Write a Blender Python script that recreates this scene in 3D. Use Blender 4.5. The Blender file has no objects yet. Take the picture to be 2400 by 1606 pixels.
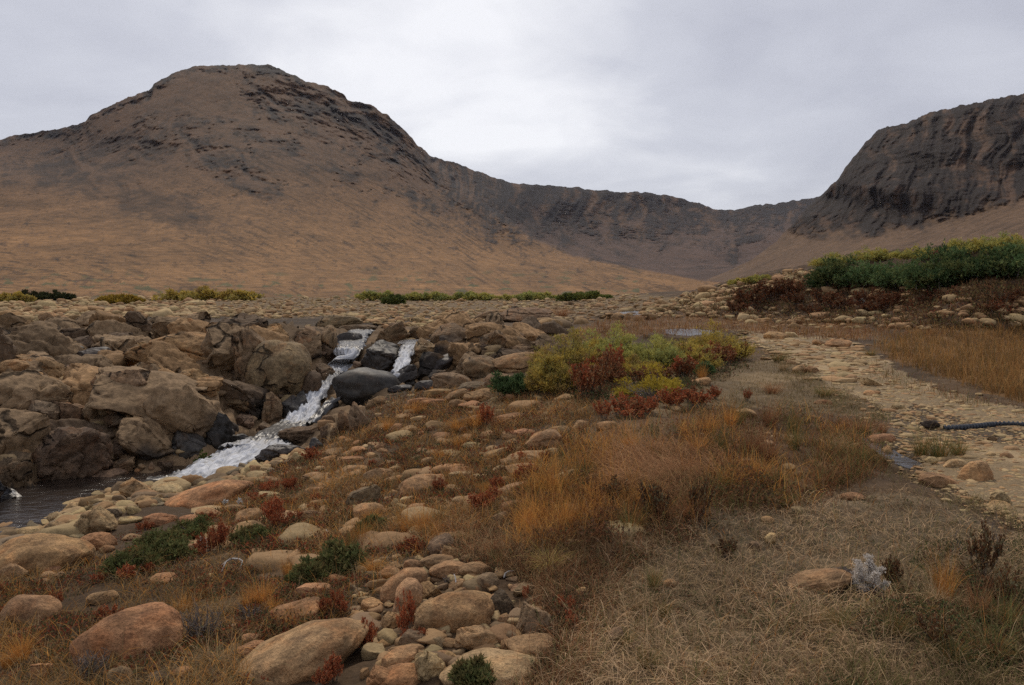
import bpy, bmesh, math, random
import numpy as np
R = math.radians
sc = bpy.context.scene
COL = sc.collection
rng = np.random.default_rng(7)
random.seed(7)

# ------------------------------------------------------------------ camera
F, HY, EYE = 1850.0, 690.0, 1.7          # focal length and horizon row in photo pixels, eye height
W0, H0 = 2400.0, 1606.0
cam = bpy.data.cameras.new("camera"); camo = bpy.data.objects.new("camera", cam); COL.objects.link(camo)
cam.sensor_width = 36; cam.lens = 36 * F / W0
cam.shift_y = -(H0 / 2 - HY) / W0
cam.clip_start = 0.1; cam.clip_end = 30000
camo.location = (0, 0, EYE); camo.rotation_euler = (R(90), 0, 0)
sc.camera = camo

# ------------------------------------------------------------------ world, sun, exposure
SUN_EL, SUN_AZ = R(50), R(-12)           # hidden sun: ahead, a little left
world = bpy.data.worlds.new("World"); sc.world = world; world.use_nodes = True
def build_world():
    nt = world.node_tree; N = nt.nodes; L = nt.links; N.clear()
    out = N.new('ShaderNodeOutputWorld'); bg = N.new('ShaderNodeBackground'); bg.inputs[1].default_value = 0.1
    sky = N.new('ShaderNodeTexSky'); sky.sky_type = 'NISHITA'; sky.sun_disc = False
    sky.sun_elevation = SUN_EL; sky.sun_rotation = SUN_AZ
    tc = N.new('ShaderNodeTexCoord'); sep = N.new('ShaderNodeSeparateXYZ'); L.new(tc.outputs['Generated'], sep.inputs[0])
    def m(op, a, b=None, c=None):
        n = N.new('ShaderNodeMath'); n.operation = op
        for i, v in enumerate((a, b, c)):
            if v is None: continue
            if isinstance(v, (int, float)): n.inputs[i].default_value = v
            else: L.new(v, n.inputs[i])
        return n.outputs[0]
    zc = m('ADD', m('MAXIMUM', sep.outputs[2], 0.0), 0.22)
    cx = m('DIVIDE', sep.outputs[0], zc); cy = m('DIVIDE', sep.outputs[1], zc)
    cmb = N.new('ShaderNodeCombineXYZ'); L.new(cx, cmb.inputs[0]); L.new(cy, cmb.inputs[1]); cmb.inputs[2].default_value = 3.7
    def noise(scale, det, rough, dist=0.0):
        n = N.new('ShaderNodeTexNoise'); n.inputs['Scale'].default_value = scale; n.inputs['Detail'].default_value = det
        n.inputs['Roughness'].default_value = rough; n.inputs['Distortion'].default_value = dist
        L.new(cmb.outputs[0], n.inputs['Vector']); return n.outputs[0]
    n1 = noise(0.75, 4, 0.5, 0.2); n2 = noise(2.4, 6, 0.55, 0.3)
    # glow of the sun through the cloud
    def glow(px, py, k):
        d = np.array([(px - 1200) / F, 1, (HY - py) / F]); d /= np.linalg.norm(d)
        vd = N.new('ShaderNodeVectorMath'); vd.operation = 'DOT_PRODUCT'
        nm = N.new('ShaderNodeVectorMath'); nm.operation = 'NORMALIZE'; L.new(tc.outputs['Generated'], nm.inputs[0])
        L.new(nm.outputs[0], vd.inputs[0]); vd.inputs[1].default_value = tuple(d)
        return m('POWER', m('MAXIMUM', vd.outputs['Value'], 0.0), k)
    g1 = glow(1060, 60, 30); g2 = glow(1180, 150, 120)
    v = m('ADD', m('MULTIPLY', m('SUBTRACT', n1, 0.13), 1.0), m('MULTIPLY', m('SUBTRACT', n2, 0.2), 0.62))
    v = m('ADD', v, m('MULTIPLY', g1, 0.34)); v = m('ADD', v, m('MULTIPLY', g2, 0.06))
    ramp = N.new('ShaderNodeValToRGB'); L.new(v, ramp.inputs[0])
    e = ramp.color_ramp.elements
    e[0].position = 0.38; e[0].color = (3.55, 3.62, 4.15, 1)
    e[1].position = 0.98; e[1].color = (7.2, 7.2, 7.4, 1)
    x = e.new(0.68); x.color = (4.75, 4.83, 5.3, 1)
    mix = N.new('ShaderNodeMix'); mix.data_type = 'RGBA'; mix.inputs['Factor'].default_value = 0.93
    L.new(sky.outputs[0], mix.inputs['A']); L.new(ramp.outputs[0], mix.inputs['B'])
    L.new(mix.outputs['Result'], bg.inputs[0]); L.new(bg.outputs[0], out.inputs[0])
build_world()
sun = bpy.data.lights.new("sun", 'SUN'); suno = bpy.data.objects.new("sun", sun); COL.objects.link(suno)
sun.energy = 1.5; sun.angle = R(16); sun.color = (1.0, 0.89, 0.74)
suno.rotation_euler = (R(90) - SUN_EL, 0, R(180) - SUN_AZ)
suno.location = (0, 0, 60)
sc.view_settings.view_transform = 'Standard'; sc.view_settings.look = 'None'
sc.view_settings.exposure = 0.42; sc.view_settings.gamma = 1.0
try:
    sc.cycles.max_bounces = 6; sc.cycles.diffuse_bounces = 3; sc.cycles.glossy_bounces = 2
    sc.cycles.transparent_max_bounces = 4; sc.cycles.volume_bounces = 0; sc.cycles.use_denoising = False; sc.cycles.sample_clamp_indirect = 3.0; sc.cycles.sample_clamp_direct = 6.0; sc.cycles.blur_glossy = 1.0
except Exception: pass

# ------------------------------------------------------------------ numpy noise
_perm = np.random.default_rng(11).permutation(256); _perm = np.concatenate([_perm, _perm, _perm])
_g = np.random.default_rng(12).normal(size=(256, 3)); _g /= np.linalg.norm(_g, axis=1)[:, None]
_g = _g.astype(np.float32)
def perlin(p):
    p = np.asarray(p, dtype=np.float32); i = np.floor(p).astype(np.int32); f = p - i; i &= 255
    u = f * f * f * (f * (f * 6 - 15) + 10)
    def gr(a, b, c):
        h = _perm[_perm[_perm[i[:, 0] + a] + i[:, 1] + b] + i[:, 2] + c]
        return _g[h, 0] * (f[:, 0] - a) + _g[h, 1] * (f[:, 1] - b) + _g[h, 2] * (f[:, 2] - c)
    def lp(a, b, t): return a + (b - a) * t
    x00 = lp(gr(0, 0, 0), gr(1, 0, 0), u[:, 0]); x10 = lp(gr(0, 1, 0), gr(1, 1, 0), u[:, 0])
    x01 = lp(gr(0, 0, 1), gr(1, 0, 1), u[:, 0]); x11 = lp(gr(0, 1, 1), gr(1, 1, 1), u[:, 0])
    return 1.5 * lp(lp(x00, x10, u[:, 1]), lp(x01, x11, u[:, 1]), u[:, 2])
def fbm(p, o=4, g=0.5):
    s = 0; a = 1.0; p = np.asarray(p, np.float32)
    for k in range(o): s = s + a * perlin(p * (2.03 ** k) + 17.3 * k); a *= g
    return s
def ridged(p, o=4, g=0.5):
    s = 0; a = 1.0; p = np.asarray(p, np.float32)
    for k in range(o): s = s + a * (1 - 2 * np.abs(perlin(p * (2.03 ** k) + 9.1 * k))); a *= g
    return s
def sst(a, b, x): t = np.clip((x - a) / (b - a), 0, 1); return t * t * (3 - 2 * t)
def lerp(a, b, t): return a + (b - a) * t
def pip(px, py, poly):
    poly = np.asarray(poly, float); ins = np.zeros(np.shape(px), bool); j = len(poly) - 1
    for i in range(len(poly)):
        xi, yi = poly[i]; xj, yj = poly[j]
        c = ((yi > py) != (yj > py)) & (px < (xj - xi) * (py - yi) / (yj - yi + 1e-9) + xi); ins ^= c; j = i
    return ins

# ------------------------------------------------------------------ mesh helpers
def link(o, parent=None):
    COL.objects.link(o)
    if parent is not None: o.parent = parent
    return o
def make_mesh(name, v, faces, mat, col=None, smooth=True, uv=None, extra=None):
    """faces: list of integer arrays, each (n,3) or (n,4)"""
    me = bpy.data.meshes.new(name); v = np.asarray(v, np.float32)
    me.vertices.add(len(v)); me.vertices.foreach_set('co', v.ravel())
    faces = [np.asarray(f, np.int32) for f in faces if len(f)]
    lv = np.concatenate([f.ravel() for f in faces])
    lt = np.concatenate([np.full(len(f), f.shape[1], np.int32) for f in faces])
    me.loops.add(len(lv)); me.loops.foreach_set('vertex_index', lv)
    me.polygons.add(len(lt)); me.polygons.foreach_set('loop_start', np.concatenate([[0], np.cumsum(lt)[:-1]]).astype(np.int32))
    try: me.polygons.foreach_set('loop_total', lt)
    except Exception: pass
    me.polygons.foreach_set('use_smooth', np.full(len(lt), smooth))
    if col is not None:
        a = me.color_attributes.new('Col', 'FLOAT_COLOR', 'POINT'); c = np.ones((len(v), 4), np.float32); c[:, :3] = col
        a.data.foreach_set('color', c.ravel())
    for k, val in (extra or {}).items():
        a = me.attributes.new(k, 'FLOAT', 'POINT'); a.data.foreach_set('value', np.asarray(val, np.float32))
    if uv is not None:
        l = me.uv_layers.new(name='uv'); l.data.foreach_set('uv', np.asarray(uv, np.float32)[lv].ravel())
    me.update(); me.validate()
    if mat is not None: me.materials.append(mat)
    return me
def mesh_obj(name, v, faces, mat, parent=None, **k):
    return link(bpy.data.objects.new(name, make_mesh(name, v, faces, mat, **k)), parent)
def tag(o, label, cat, group=None, kind=None):
    o['label'] = label
    if cat: o['category'] = cat
    if group: o['group'] = group
    if kind: o['kind'] = kind
    return o
def empty(name, loc):
    o = bpy.data.objects.new(name, None); o.empty_display_size = 0.1; o.location = loc; return link(o)
def grid_faces(nc, nr, mask=None):
    i = np.arange(nc * nr, dtype=np.int32).reshape(nc, nr)
    f = np.stack([i[:-1, :-1], i[1:, :-1], i[1:, 1:], i[:-1, 1:]], -1).reshape(-1, 4)
    return f if mask is None else f[mask.reshape(-1)]
def tube(pts, rad, n=6):
    """closed tube along pts -> verts, quads"""
    pts = np.asarray(pts, float); rad = np.broadcast_to(np.asarray(rad, float), (len(pts),)); V = []
    for i, p in enumerate(pts):
        t = pts[min(i + 1, len(pts) - 1)] - pts[max(i - 1, 0)]; t = t / (np.linalg.norm(t) + 1e-9)
        a = np.cross(t, [0, 0, 1.0]); 
        if np.linalg.norm(a) < 1e-3: a = np.array([1.0, 0, 0])
        a /= np.linalg.norm(a); b = np.cross(t, a)
        an = np.linspace(0, 2 * np.pi, n, endpoint=False)
        V.append(p + rad[i] * (np.cos(an)[:, None] * a + np.sin(an)[:, None] * b))
    V = np.concatenate(V); fs = []
    for i in range(len(pts) - 1):
        for k in range(n):
            a = i * n + k; b = i * n + (k + 1) % n; fs.append((a, b, b + n, a + n))
    return V, np.array(fs, np.int32)
def merge(parts):
    V = []; Fs = []; o = 0
    for v, f in parts: V.append(v); Fs.append(np.asarray(f) + o); o += len(v)
    return np.concatenate(V), np.concatenate(Fs)

# ------------------------------------------------------------------ materials
def new_mat(name):
    m = bpy.data.materials.new(name); m.use_nodes = True; nt = m.node_tree
    b = nt.nodes['Principled BSDF']; b.inputs['Roughness'].default_value = 0.85
    b.inputs['Specular IOR Level'].default_value = 0.25
    return m, nt, nt.nodes, nt.links, b
def nz(nt, vec, scale, det=4, rough=0.55, dist=0.0):
    n = nt.nodes.new('ShaderNodeTexNoise'); n.inputs['Scale'].default_value = scale; n.inputs['Detail'].default_value = det
    n.inputs['Roughness'].default_value = rough; n.inputs['Distortion'].default_value = dist
    if vec is not None: nt.links.new(vec, n.inputs['Vector'])
    return n.outputs[0]
def rmp(nt, fac, stops):
    r = nt.nodes.new('ShaderNodeValToRGB'); nt.links.new(fac, r.inputs[0]); e = r.color_ramp.elements
    while len(e) < len(stops): e.new(0.5)
    for k, (p, c) in enumerate(stops): e[k].position = p; e[k].color = (c, c, c, 1) if isinstance(c, (int, float)) else (*c, 1)
    return r.outputs[0]
def mixc(nt, mode, fac, a, b):
    n = nt.nodes.new('ShaderNodeMix'); n.data_type = 'RGBA'; n.blend_type = mode
    for s, v in (('Factor', fac), ('A', a), ('B', b)):
        if isinstance(v, (int, float)): n.inputs[s].default_value = v
        elif isinstance(v, tuple): n.inputs[s].default_value = (*v, 1)
        else: nt.links.new(v, n.inputs[s])
    return n.outputs['Result']
def mth(nt, op, a, b):
    n = nt.nodes.new('ShaderNodeMath'); n.operation = op
    for i, v in enumerate((a, b)):
        if isinstance(v, (int, float)): n.inputs[i].default_value = v
        else: nt.links.new(v, n.inputs[i])
    return n.outputs[0]
def bump(nt, b, h, strength, dist):
    n = nt.nodes.new('ShaderNodeBump'); n.inputs['Strength'].default_value = strength; n.inputs['Distance'].default_value = dist
    nt.links.new(h, n.inputs['Height']); nt.links.new(n.outputs[0], b.inputs['Normal'])
def attr(nt, name):
    n = nt.nodes.new('ShaderNodeAttribute'); n.attribute_name = name; return n

def rock_material(name, wet=False):
    m, nt, N, L, b = new_mat(name)
    oi = N.new('ShaderNodeObjectInfo'); tc = N.new('ShaderNodeTexCoord')
    vm = N.new('ShaderNodeVectorMath'); vm.operation = 'ADD'; L.new(tc.outputs['Object'], vm.inputs[0])
    sc_ = N.new('ShaderNodeVectorMath'); sc_.operation = 'SCALE'; sc_.inputs['Scale'].default_value = 1.0
    cx = N.new('ShaderNodeCombineXYZ'); L.new(mth(nt, 'MULTIPLY', oi.outputs['Random'], 40.0), cx.inputs[0]); L.new(cx.outputs[0], vm.inputs[1])
    v = vm.outputs[0]
    big = nz(nt, v, 2.2, 5, 0.6, 0.4); mid = nz(nt, v, 11, 5, 0.65); fine = nz(nt, v, 60, 4, 0.7)
    base = mixc(nt, 'MULTIPLY', 1.0, oi.outputs['Color'], rmp(nt, big, [(0.28, (0.5, 0.48, 0.47)), (0.5, (0.95, 0.95, 0.95)), (0.72, (1.3, 1.26, 1.16))]))
    # rusty crust and grey lichen films
    rust = rmp(nt, nz(nt, v, 3.4, 4, 0.6, 0.6), [(0.5, 0.0), (0.68, 0.55)])
    base = mixc(nt, 'MIX', rust, base, mixc(nt, 'MULTIPLY', 1.0, base, (1.12, 0.8, 0.58)))
    dark = rmp(nt, nz(nt, v, 6.5, 6, 0.7, 0.3), [(0.52, 0.0), (0.64, 0.75)])
    base = mixc(nt, 'MIX', dark, base, mixc(nt, 'MULTIPLY', 1.0, base, (0.5, 0.5, 0.53)))
    base = mixc(nt, 'MULTIPLY', 1.0, base, rmp(nt, mid, [(0.32, 0.62), (0.68, 1.3)]))
    base = mixc(nt, 'MULTIPLY', 1.0, base, rmp(nt, fine, [(0.32, 0.66), (0.68, 1.3)]))
    L.new(base, b.inputs['Base Color'])
    h = mth(nt, 'ADD', mth(nt, 'MULTIPLY', mid, 0.6), mth(nt, 'MULTIPLY', fine, 0.25))
    bump(nt, b, h, 0.3 if wet else 0.9, 0.03 if wet else 0.07)
    b.inputs['Roughness'].default_value = 0.55 if wet else 0.88
    b.inputs['Specular IOR Level'].default_value = 0.3 if wet else 0.2
    return m
def add_cracks(m, scale, vec_out='Object'):
    nt = m.node_tree; N = nt.nodes; L = nt.links; b = N['Principled BSDF']; tc = N.new('ShaderNodeTexCoord')
    n = N.new('ShaderNodeTexNoise'); n.inputs['Scale'].default_value = scale * 1.3; n.inputs['Detail'].default_value = 4; L.new(tc.outputs[vec_out], n.inputs['Vector'])
    vm = N.new('ShaderNodeVectorMath'); vm.operation = 'MULTIPLY_ADD'; vm.inputs[1].default_value = (.55 / scale,) * 3; L.new(n.outputs['Color'], vm.inputs[0]); L.new(tc.outputs[vec_out], vm.inputs[2])
    mp = N.new('ShaderNodeMapping'); mp.inputs['Rotation'].default_value = (.3, .45, .6); mp.inputs['Scale'].default_value = (1.0, .8, 1.7); L.new(vm.outputs[0], mp.inputs[0])
    vo = N.new('ShaderNodeTexVoronoi'); vo.feature = 'DISTANCE_TO_EDGE'; vo.inputs['Scale'].default_value = scale; L.new(mp.outputs[0], vo.inputs['Vector'])
    br = nz(nt, tc.outputs[vec_out], scale * .8, 3); w = mth(nt, 'ADD', vo.outputs['Distance'], rmp(nt, br, [(.43, 0.0), (.58, .12)]))
    k = rmp(nt, w, [(0.0, 0.18), (0.028, 0.5), (0.05, 1.0)]); src = b.inputs['Base Color'].links[0].from_socket
    L.new(mixc(nt, 'MULTIPLY', 1.0, src, k), b.inputs['Base Color'])
    bn = b.inputs['Normal'].links[0].from_node; b2 = N.new('ShaderNodeBump'); b2.inputs['Strength'].default_value = .8; b2.inputs['Distance'].default_value = .12; L.new(k, b2.inputs['Height']); L.new(bn.outputs[0], b2.inputs['Normal']); L.new(b2.outputs[0], b.inputs['Normal'])
    return m
M_ROCK = rock_material('weathered_rock'); M_WET = rock_material('wet_rock', True)

def vc_material(name, rough=0.9, scale=30, lo=0.7, hi=1.25, bumpd=0.03, coord='Object', spec=0.15, det=5):
    m, nt, N, L, b = new_mat(name); a = attr(nt, 'Col'); tc = N.new('ShaderNodeTexCoord'); v = tc.outputs[coord]
    n1 = nz(nt, v, scale, det, 0.65); n2 = nz(nt, v, scale / 6, 4, 0.6)
    c = mixc(nt, 'MULTIPLY', 1.0, a.outputs['Color'], rmp(nt, n1, [(0.28, lo), (0.72, hi)]))
    c = mixc(nt, 'MULTIPLY', 1.0, c, rmp(nt, n2, [(0.3, 0.85), (0.7, 1.13)]))
    L.new(c, b.inputs['Base Color']); b.inputs['Roughness'].default_value = rough; b.inputs['Specular IOR Level'].default_value = spec
    bump(nt, b, n1, 0.6, bumpd); return m
M_GROUND = vc_material('ground_soil', scale=28, bumpd=0.03)
M_PATH = vc_material('path_gravel', scale=45, lo=0.55, hi=1.4, bumpd=0.03)
M_COBBLE = vc_material('cobble_rock', scale=5, lo=0.7, hi=1.25, bumpd=0.06)
M_BEDROCK = add_cracks(vc_material('bedrock', scale=9, lo=0.5, hi=1.4, bumpd=0.08), 0.95)
M_JOINT = add_cracks(rock_material('jointed_rock'), 1.5)
M_HILL = vc_material('hill_rubble', scale=0.22, lo=0.5, hi=1.5, bumpd=0.5, det=9)

def plant_material(name, trans=0.25):
    m, nt, N, L, b = new_mat(name); a = attr(nt, 'Col'); oi = N.new('ShaderNodeObjectInfo')
    c = mixc(nt, 'MULTIPLY', 1.0, a.outputs['Color'], oi.outputs['Color'])
    N.remove(b); out = N['Material Output']
    d = N.new('ShaderNodeBsdfDiffuse'); t = N.new('ShaderNodeBsdfTranslucent'); mx = N.new('ShaderNodeMixShader'); mx.inputs[0].default_value = trans
    L.new(c, d.inputs[0]); L.new(c, t.inputs[0]); L.new(d.outputs[0], mx.inputs[1]); L.new(t.outputs[0], mx.inputs[2]); L.new(mx.outputs[0], out.inputs[0])
    return m
M_GRASS = plant_material('grass_blades'); M_LEAF = plant_material('shrub_leaves', 0.2)
def flat_material(name, c, rough=0.85, scale=60):
    m, nt, N, L, b = new_mat(name); tc = N.new('ShaderNodeTexCoord'); n = nz(nt, tc.outputs['Object'], scale, 4, 0.6)
    L.new(mixc(nt, 'MULTIPLY', 1.0, c, rmp(nt, n, [(0.3, 0.65), (0.7, 1.3)])), b.inputs['Base Color'])
    b.inputs['Roughness'].default_value = rough; bump(nt, b, n, 0.4, 0.005); return m
M_BARK = flat_material('grey_bark', (0.16, 0.13, 0.11)); M_DEAD = flat_material('bleached_wood', (0.42, 0.39, 0.36))
M_PEAT = flat_material('dark_peat', (0.045, 0.032, 0.024), 0.95, 40); M_PIPE = flat_material('black_plastic', (0.05, 0.056, 0.066), 0.45, 20)

def water_material():
    m, nt, N, L, b = new_mat('stream_water'); tc = N.new('ShaderNodeTexCoord')
    mp = N.new('ShaderNodeMapping'); mp.inputs['Scale'].default_value = (1.0, 2.2, 1.0); mp.inputs['Rotation'].default_value = (0, 0, R(-18)); L.new(tc.outputs['Object'], mp.inputs[0])
    n = nz(nt, mp.outputs[0], 2.6, 5, 0.55, 0.8)
    n2 = nz(nt, tc.outputs['Object'], 1.2, 3, 0.5)
    L.new(rmp(nt, n2, [(0.3, (0.016, 0.012, 0.010)), (0.7, (0.035, 0.024, 0.018))]), b.inputs['Base Color'])
    b.inputs['Roughness'].default_value = 0.2; b.inputs['Specular IOR Level'].default_value = 0.5
    bump(nt, b, n, 0.6, 0.06); return m
M_WATER = water_material()
def foam_material():
    m, nt, N, L, b = new_mat('white_water'); uv = N.new('ShaderNodeUVMap'); uv.uv_map = 'uv'
    mp = N.new('ShaderNodeMapping'); mp.inputs['Scale'].default_value = (1.5, 13.0, 1.0); L.new(uv.outputs[0], mp.inputs[0])
    n = nz(nt, mp.outputs[0], 1.0, 4, 0.55, 0.7); a = attr(nt, 'foam')
    tc = N.new('ShaderNodeTexCoord'); nf = nz(nt, tc.outputs['Object'], 9, 5, 0.7)
    s = mth(nt, 'ADD', mth(nt, 'ADD', mth(nt, 'MULTIPLY', n, 1.05), mth(nt, 'MULTIPLY', nf, 0.25)), mth(nt, 'SUBTRACT', a.outputs['Fac'], 0.72))
    f = rmp(nt, s, [(0.46, 0.0), (0.88, 1.0)])
    fv = rmp(nt, nz(nt, mp.outputs[0], 2.3, 4, 0.6, 0.5), [(0.3, (0.40, 0.41, 0.43)), (0.6, (0.72, 0.73, 0.75))])
    L.new(mixc(nt, 'MIX', f, (0.03, 0.027, 0.026), fv), b.inputs['Base Color'])
    L.new(rmp(nt, f, [(0.0, 0.38), (1.0, 0.9)]), b.inputs['Roughness']); b.inputs['Specular IOR Level'].default_value = 0.5
    bump(nt, b, n, 0.5, 0.04); return m
M_FOAM = foam_material()

# ------------------------------------------------------------------ near terrain: control points px py z  (or D given)
def dz(py, z): return (EYE - z) * F / (py - HY)
CP = []
def cz(px, *a):
    for py, z in a: CP.append((px, math.log(dz(py, z)), z))
def cd(px, *a):
    for py, D in a: CP.append((px, math.log(D), EYE - (py - HY) * D / F))
for px in (-600, -200): cz(px, (1606, -.4), (1400, -.8), (1300, -1.4), (1225, -1.75), (1180, -1.75), (1100, -1.2), (1000, -.7), (880, -.1), (800, .3)); cd(px, (712, 75), (690, 125))
cz(0, (1900, -.2), (1606, -.3), (1450, -.6), (1330, -.95), (1285, -1.40), (1230, -1.75), (1180, -1.75), (1130, -1.42), (1080, -1.08), (1000, -.70), (880, -.13), (800, .27), (740, .62)); cd(0, (712, 75), (690, 125))
cz(100, (1240, -1.38), (1200, -1.75)); cz(200, (1606, -.25), (1400, -.65), (1250, -1.1), (1190, -1.40), (1158, -1.72))
cz(300, (1160, -1.38), (1128, -1.72), (1090, -1.30), (1000, -.82), (900, -.38), (800, .27), (745, .57)); cd(300, (712, 75), (690, 125))
cz(400, (1900, -.1), (1606, -.2), (1300, -.75), (1200, -1.15), (1150, -1.4), (1115, -1.65), (1070, -1.15), (980, -.75))
cz(520, (1180, -1.15), (1130, -1.35), (1085, -1.5), (1040, -1.12), (960, -.72), (860, -.18))
cz(620, (1100, -1.1), (1040, -1.25), (1005, -1.12), (940, -.78), (850, -.07), (770, .55), (740, .62)); cd(640, (712, 75), (690, 125))
cz(700, (1900, -.1), (1606, -.15), (1300, -.5), (1100, -.9), (1040, -1.05), (990, -1.15), (900, -.5), (800, .25))
cz(760, (1050, -.85), (1000, -.9), (920, -.72), (890, -.6), (830, -.1), (780, .3))
cz(820, (950, -.7), (860, -.5), (815, .02), (785, .3), (745, .58)); cd(830, (712, 80), (690, 125))
cz(930, (960, -.45), (885, -.52), (850, -.25), (808, .1), (770, .42))
cz(1000, (1900, 0), (1606, -.05), (1300, -.15), (1100, -.42), (1000, -.45), (930, -.36), (890, -.4), (850, -.2), (780, .34), (740, .56)); cd(1000, (708, 95), (690, 125))
cz(1200, (1606, 0), (1300, 0), (1100, -.2), (1000, -.2), (950, -.1), (900, 0), (840, .12), (790, .32), (750, .52)); cd(1200, (708, 95), (690, 125))
cz(1400, (1900, 0), (1606, .03), (1300, .08), (1100, .08), (1000, .0), (930, .05), (860, .12), (790, .32), (750, .5)); cd(1400, (712, 80), (692, 125))
cz(1600, (1606, .05), (1300, .1), (1000, .12), (900, .1), (830, .15), (785, .3), (745, .45)); cd(1560, (735, 48), (705, 66), (685, 90))
cz(1800, (1900, 0), (1606, .05), (1200, .05), (1000, .0), (900, .05), (830, .15), (770, .33), (750, .45))
cz(2050, (1606, .02), (1200, 0), (1050, -.08), (950, 0), (860, .08), (800, .25), (765, .38))
cz(2250, (1606, 0), (1200, .0), (1000, -.04), (900, .08), (820, .22), (778, .36))
cz(2450, (1900, 0), (1606, 0), (1200, 0), (1000, 0), (900, .12), (820, .24), (770, .4))
cz(2900, (1606, 0), (1200, 0), (1000, 0), (900, .12), (820, .24), (770, .4))
cd(1640, (677, 58), (690, 80)); cd(1815, (746, 41), (690, 46), (641, 52), (665, 75)); cd(1940, (627, 50))
cd(2019, (705, 40.5), (606, 47), (640, 70)); cd(2200, (700, 35), (594, 43)); cd(2275, (690, 32), (584, 40), (630, 62)); cd(2450, (690, 31), (578, 38), (620, 60)); cd(2900, (690, 31), (565, 38), (620, 60))
CP = np.array(CP); P2 = np.stack([CP[:, 0] / 420, CP[:, 1] * 2.4], 1)
def _tps(r2): return 0.5 * r2 * np.log(r2 + 1e-9)
def fit(P, val, lam):
    n = len(P); A = _tps(((P[:, None] - P[None]) ** 2).sum(-1)) + lam * np.eye(n)
    B = np.concatenate([np.ones((n, 1)), P], 1); K = np.block([[A, B], [B.T, np.zeros((3, 3))]])
    return np.linalg.solve(K, np.concatenate([val, np.zeros(3)]))
def evalf(w, P, Q):
    out = np.empty(len(Q))
    for s in range(0, len(Q), 20000):
        q = Q[s:s + 20000]; A = _tps(((q[:, None] - P[None]) ** 2).sum(-1)); out[s:s + 20000] = A @ w[:len(P)] + w[len(P)] + q @ w[-2:]
    return out
Wt = fit(P2, CP[:, 2], 0.01)

PX = np.arange(-1700, 4301, 4.0); LD = np.linspace(math.log(2.0), math.log(125), 700)
NC, NR = len(PX), len(LD); DD = np.exp(LD)
cpx = PX[::5]; cld = LD[::5]
if cld[-1] < LD[-1] - 1e-9: cld = np.append(cld, LD[-1])
qq = np.stack(np.meshgrid(np.clip(cpx, -400, 2800) / 420, cld * 2.4, indexing='ij'), -1).reshape(-1, 2)
zc = evalf(Wt, P2, qq).reshape(len(cpx), len(cld))
def interp2(z, x0, y0, x1, y1):
    a = np.stack([np.interp(y1, y0, r) for r in z]); return np.stack([np.interp(x1, x0, a[:, j]) for j in range(a.shape[1])], 1)
ZG = interp2(zc, cpx, cld, PX, LD)
GX = (PX[:, None] - 1200) / F * DD[None]; GY = np.broadcast_to(DD[None], GX.shape)
ZG -= np.clip(GY - 104, 0, None) * 0.07
def proj_y(z, D): return HY + (EYE - z) * F / D
PYG = proj_y(ZG, GY); PXG = np.broadcast_to(PX[:, None], GX.shape)

# region masks over the terrain (native pixel polygons of the photograph)
POLY = dict(
 path=[(1700, 775), (1800, 780), (1990, 800), (2080, 850), (2150, 890), (2300, 945), (2420, 962), (4300, 1010), (4300, 1230), (2400, 1225), (2290, 1165), (2190, 1130), (2140, 1060), (2090, 985), (2040, 945), (1930, 905), (1870, 850), (1790, 815)],
 mud=[(2140, 950), (2250, 980), (2400, 1010), (2700, 1015), (2700, 1050), (2400, 1045), (2250, 1035), (2120, 1080), (2060, 1060), (2000, 1025), (2060, 985)],
 marsh=[(2040, 815), (2150, 783), (2400, 768), (4300, 760), (4300, 1000), (2400, 945), (2280, 905), (2100, 850)],
 bank=[(-1700, 745), (300, 740), (700, 745), (900, 740), (1250, 735), (1330, 800), (1250, 860), (1000, 905), (870, 945), (740, 1040), (640, 1085), (400, 1150), (100, 1225), (-1700, 1300)],
 field=[(-1700, 697), (1500, 690), (1620, 700), (1560, 735), (1250, 750), (900, 775), (600, 760), (-1700, 760)],
 lawn=[(1230, 1700), (1300, 1520), (1390, 1350), (1480, 1270), (1700, 1215), (1900, 1185), (2080, 1150), (2200, 1170), (2300, 1220), (2400, 1240), (4300, 1240), (4300, 1900), (1230, 1900)],
 sedge=[(1190, 1240), (1230, 1130), (1330, 1050), (1440, 1000), (1600, 955), (1900, 965), (2010, 1035), (2030, 1110), (1900, 1180), (1700, 1210), (1500, 1255), (1380, 1290), (1260, 1300)],
 dull=[(1080, 930), (1200, 900), (1300, 890), (1760, 850), (1830, 830), (1900, 890), (2040, 950), (2080, 990), (1900, 965), (1640, 950), (1500, 975), (1380, 960), (1200, 960)],
 hillock=[(1500, 745), (1560, 705), (1700, 660), (1930, 610), (2150, 570), (4300, 540), (4300, 765), (2300, 775), (2000, 760), (1700, 750)],
 bog=[(1380, 760), (1500, 738), (1720, 748), (2000, 758), (2080, 785), (1980, 800), (1720, 776), (1500, 790), (1330, 800)],
)
wob = fbm(np.stack([GX * 1.3, GY * 1.3, 0 * GX], -1).reshape(-1, 3), 3).reshape(GX.shape)
wob2 = fbm(np.stack([GX * 1.3 + 50, GY * 1.3, 0 * GX], -1).reshape(-1, 3), 3).reshape(GX.shape)
wob3 = fbm(np.stack([GX * 6, GY * 6, 0 * GX], -1).reshape(-1, 3), 3).reshape(GX.shape)
JX = PXG + wob * 24 + wob3 * 14; JY = PYG + (wob2 * 10 + wob3 * 8) * (60 / (60 + np.abs(GY)))
MASK = {k: pip(JX, JY, v) for k, v in POLY.items()}
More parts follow.
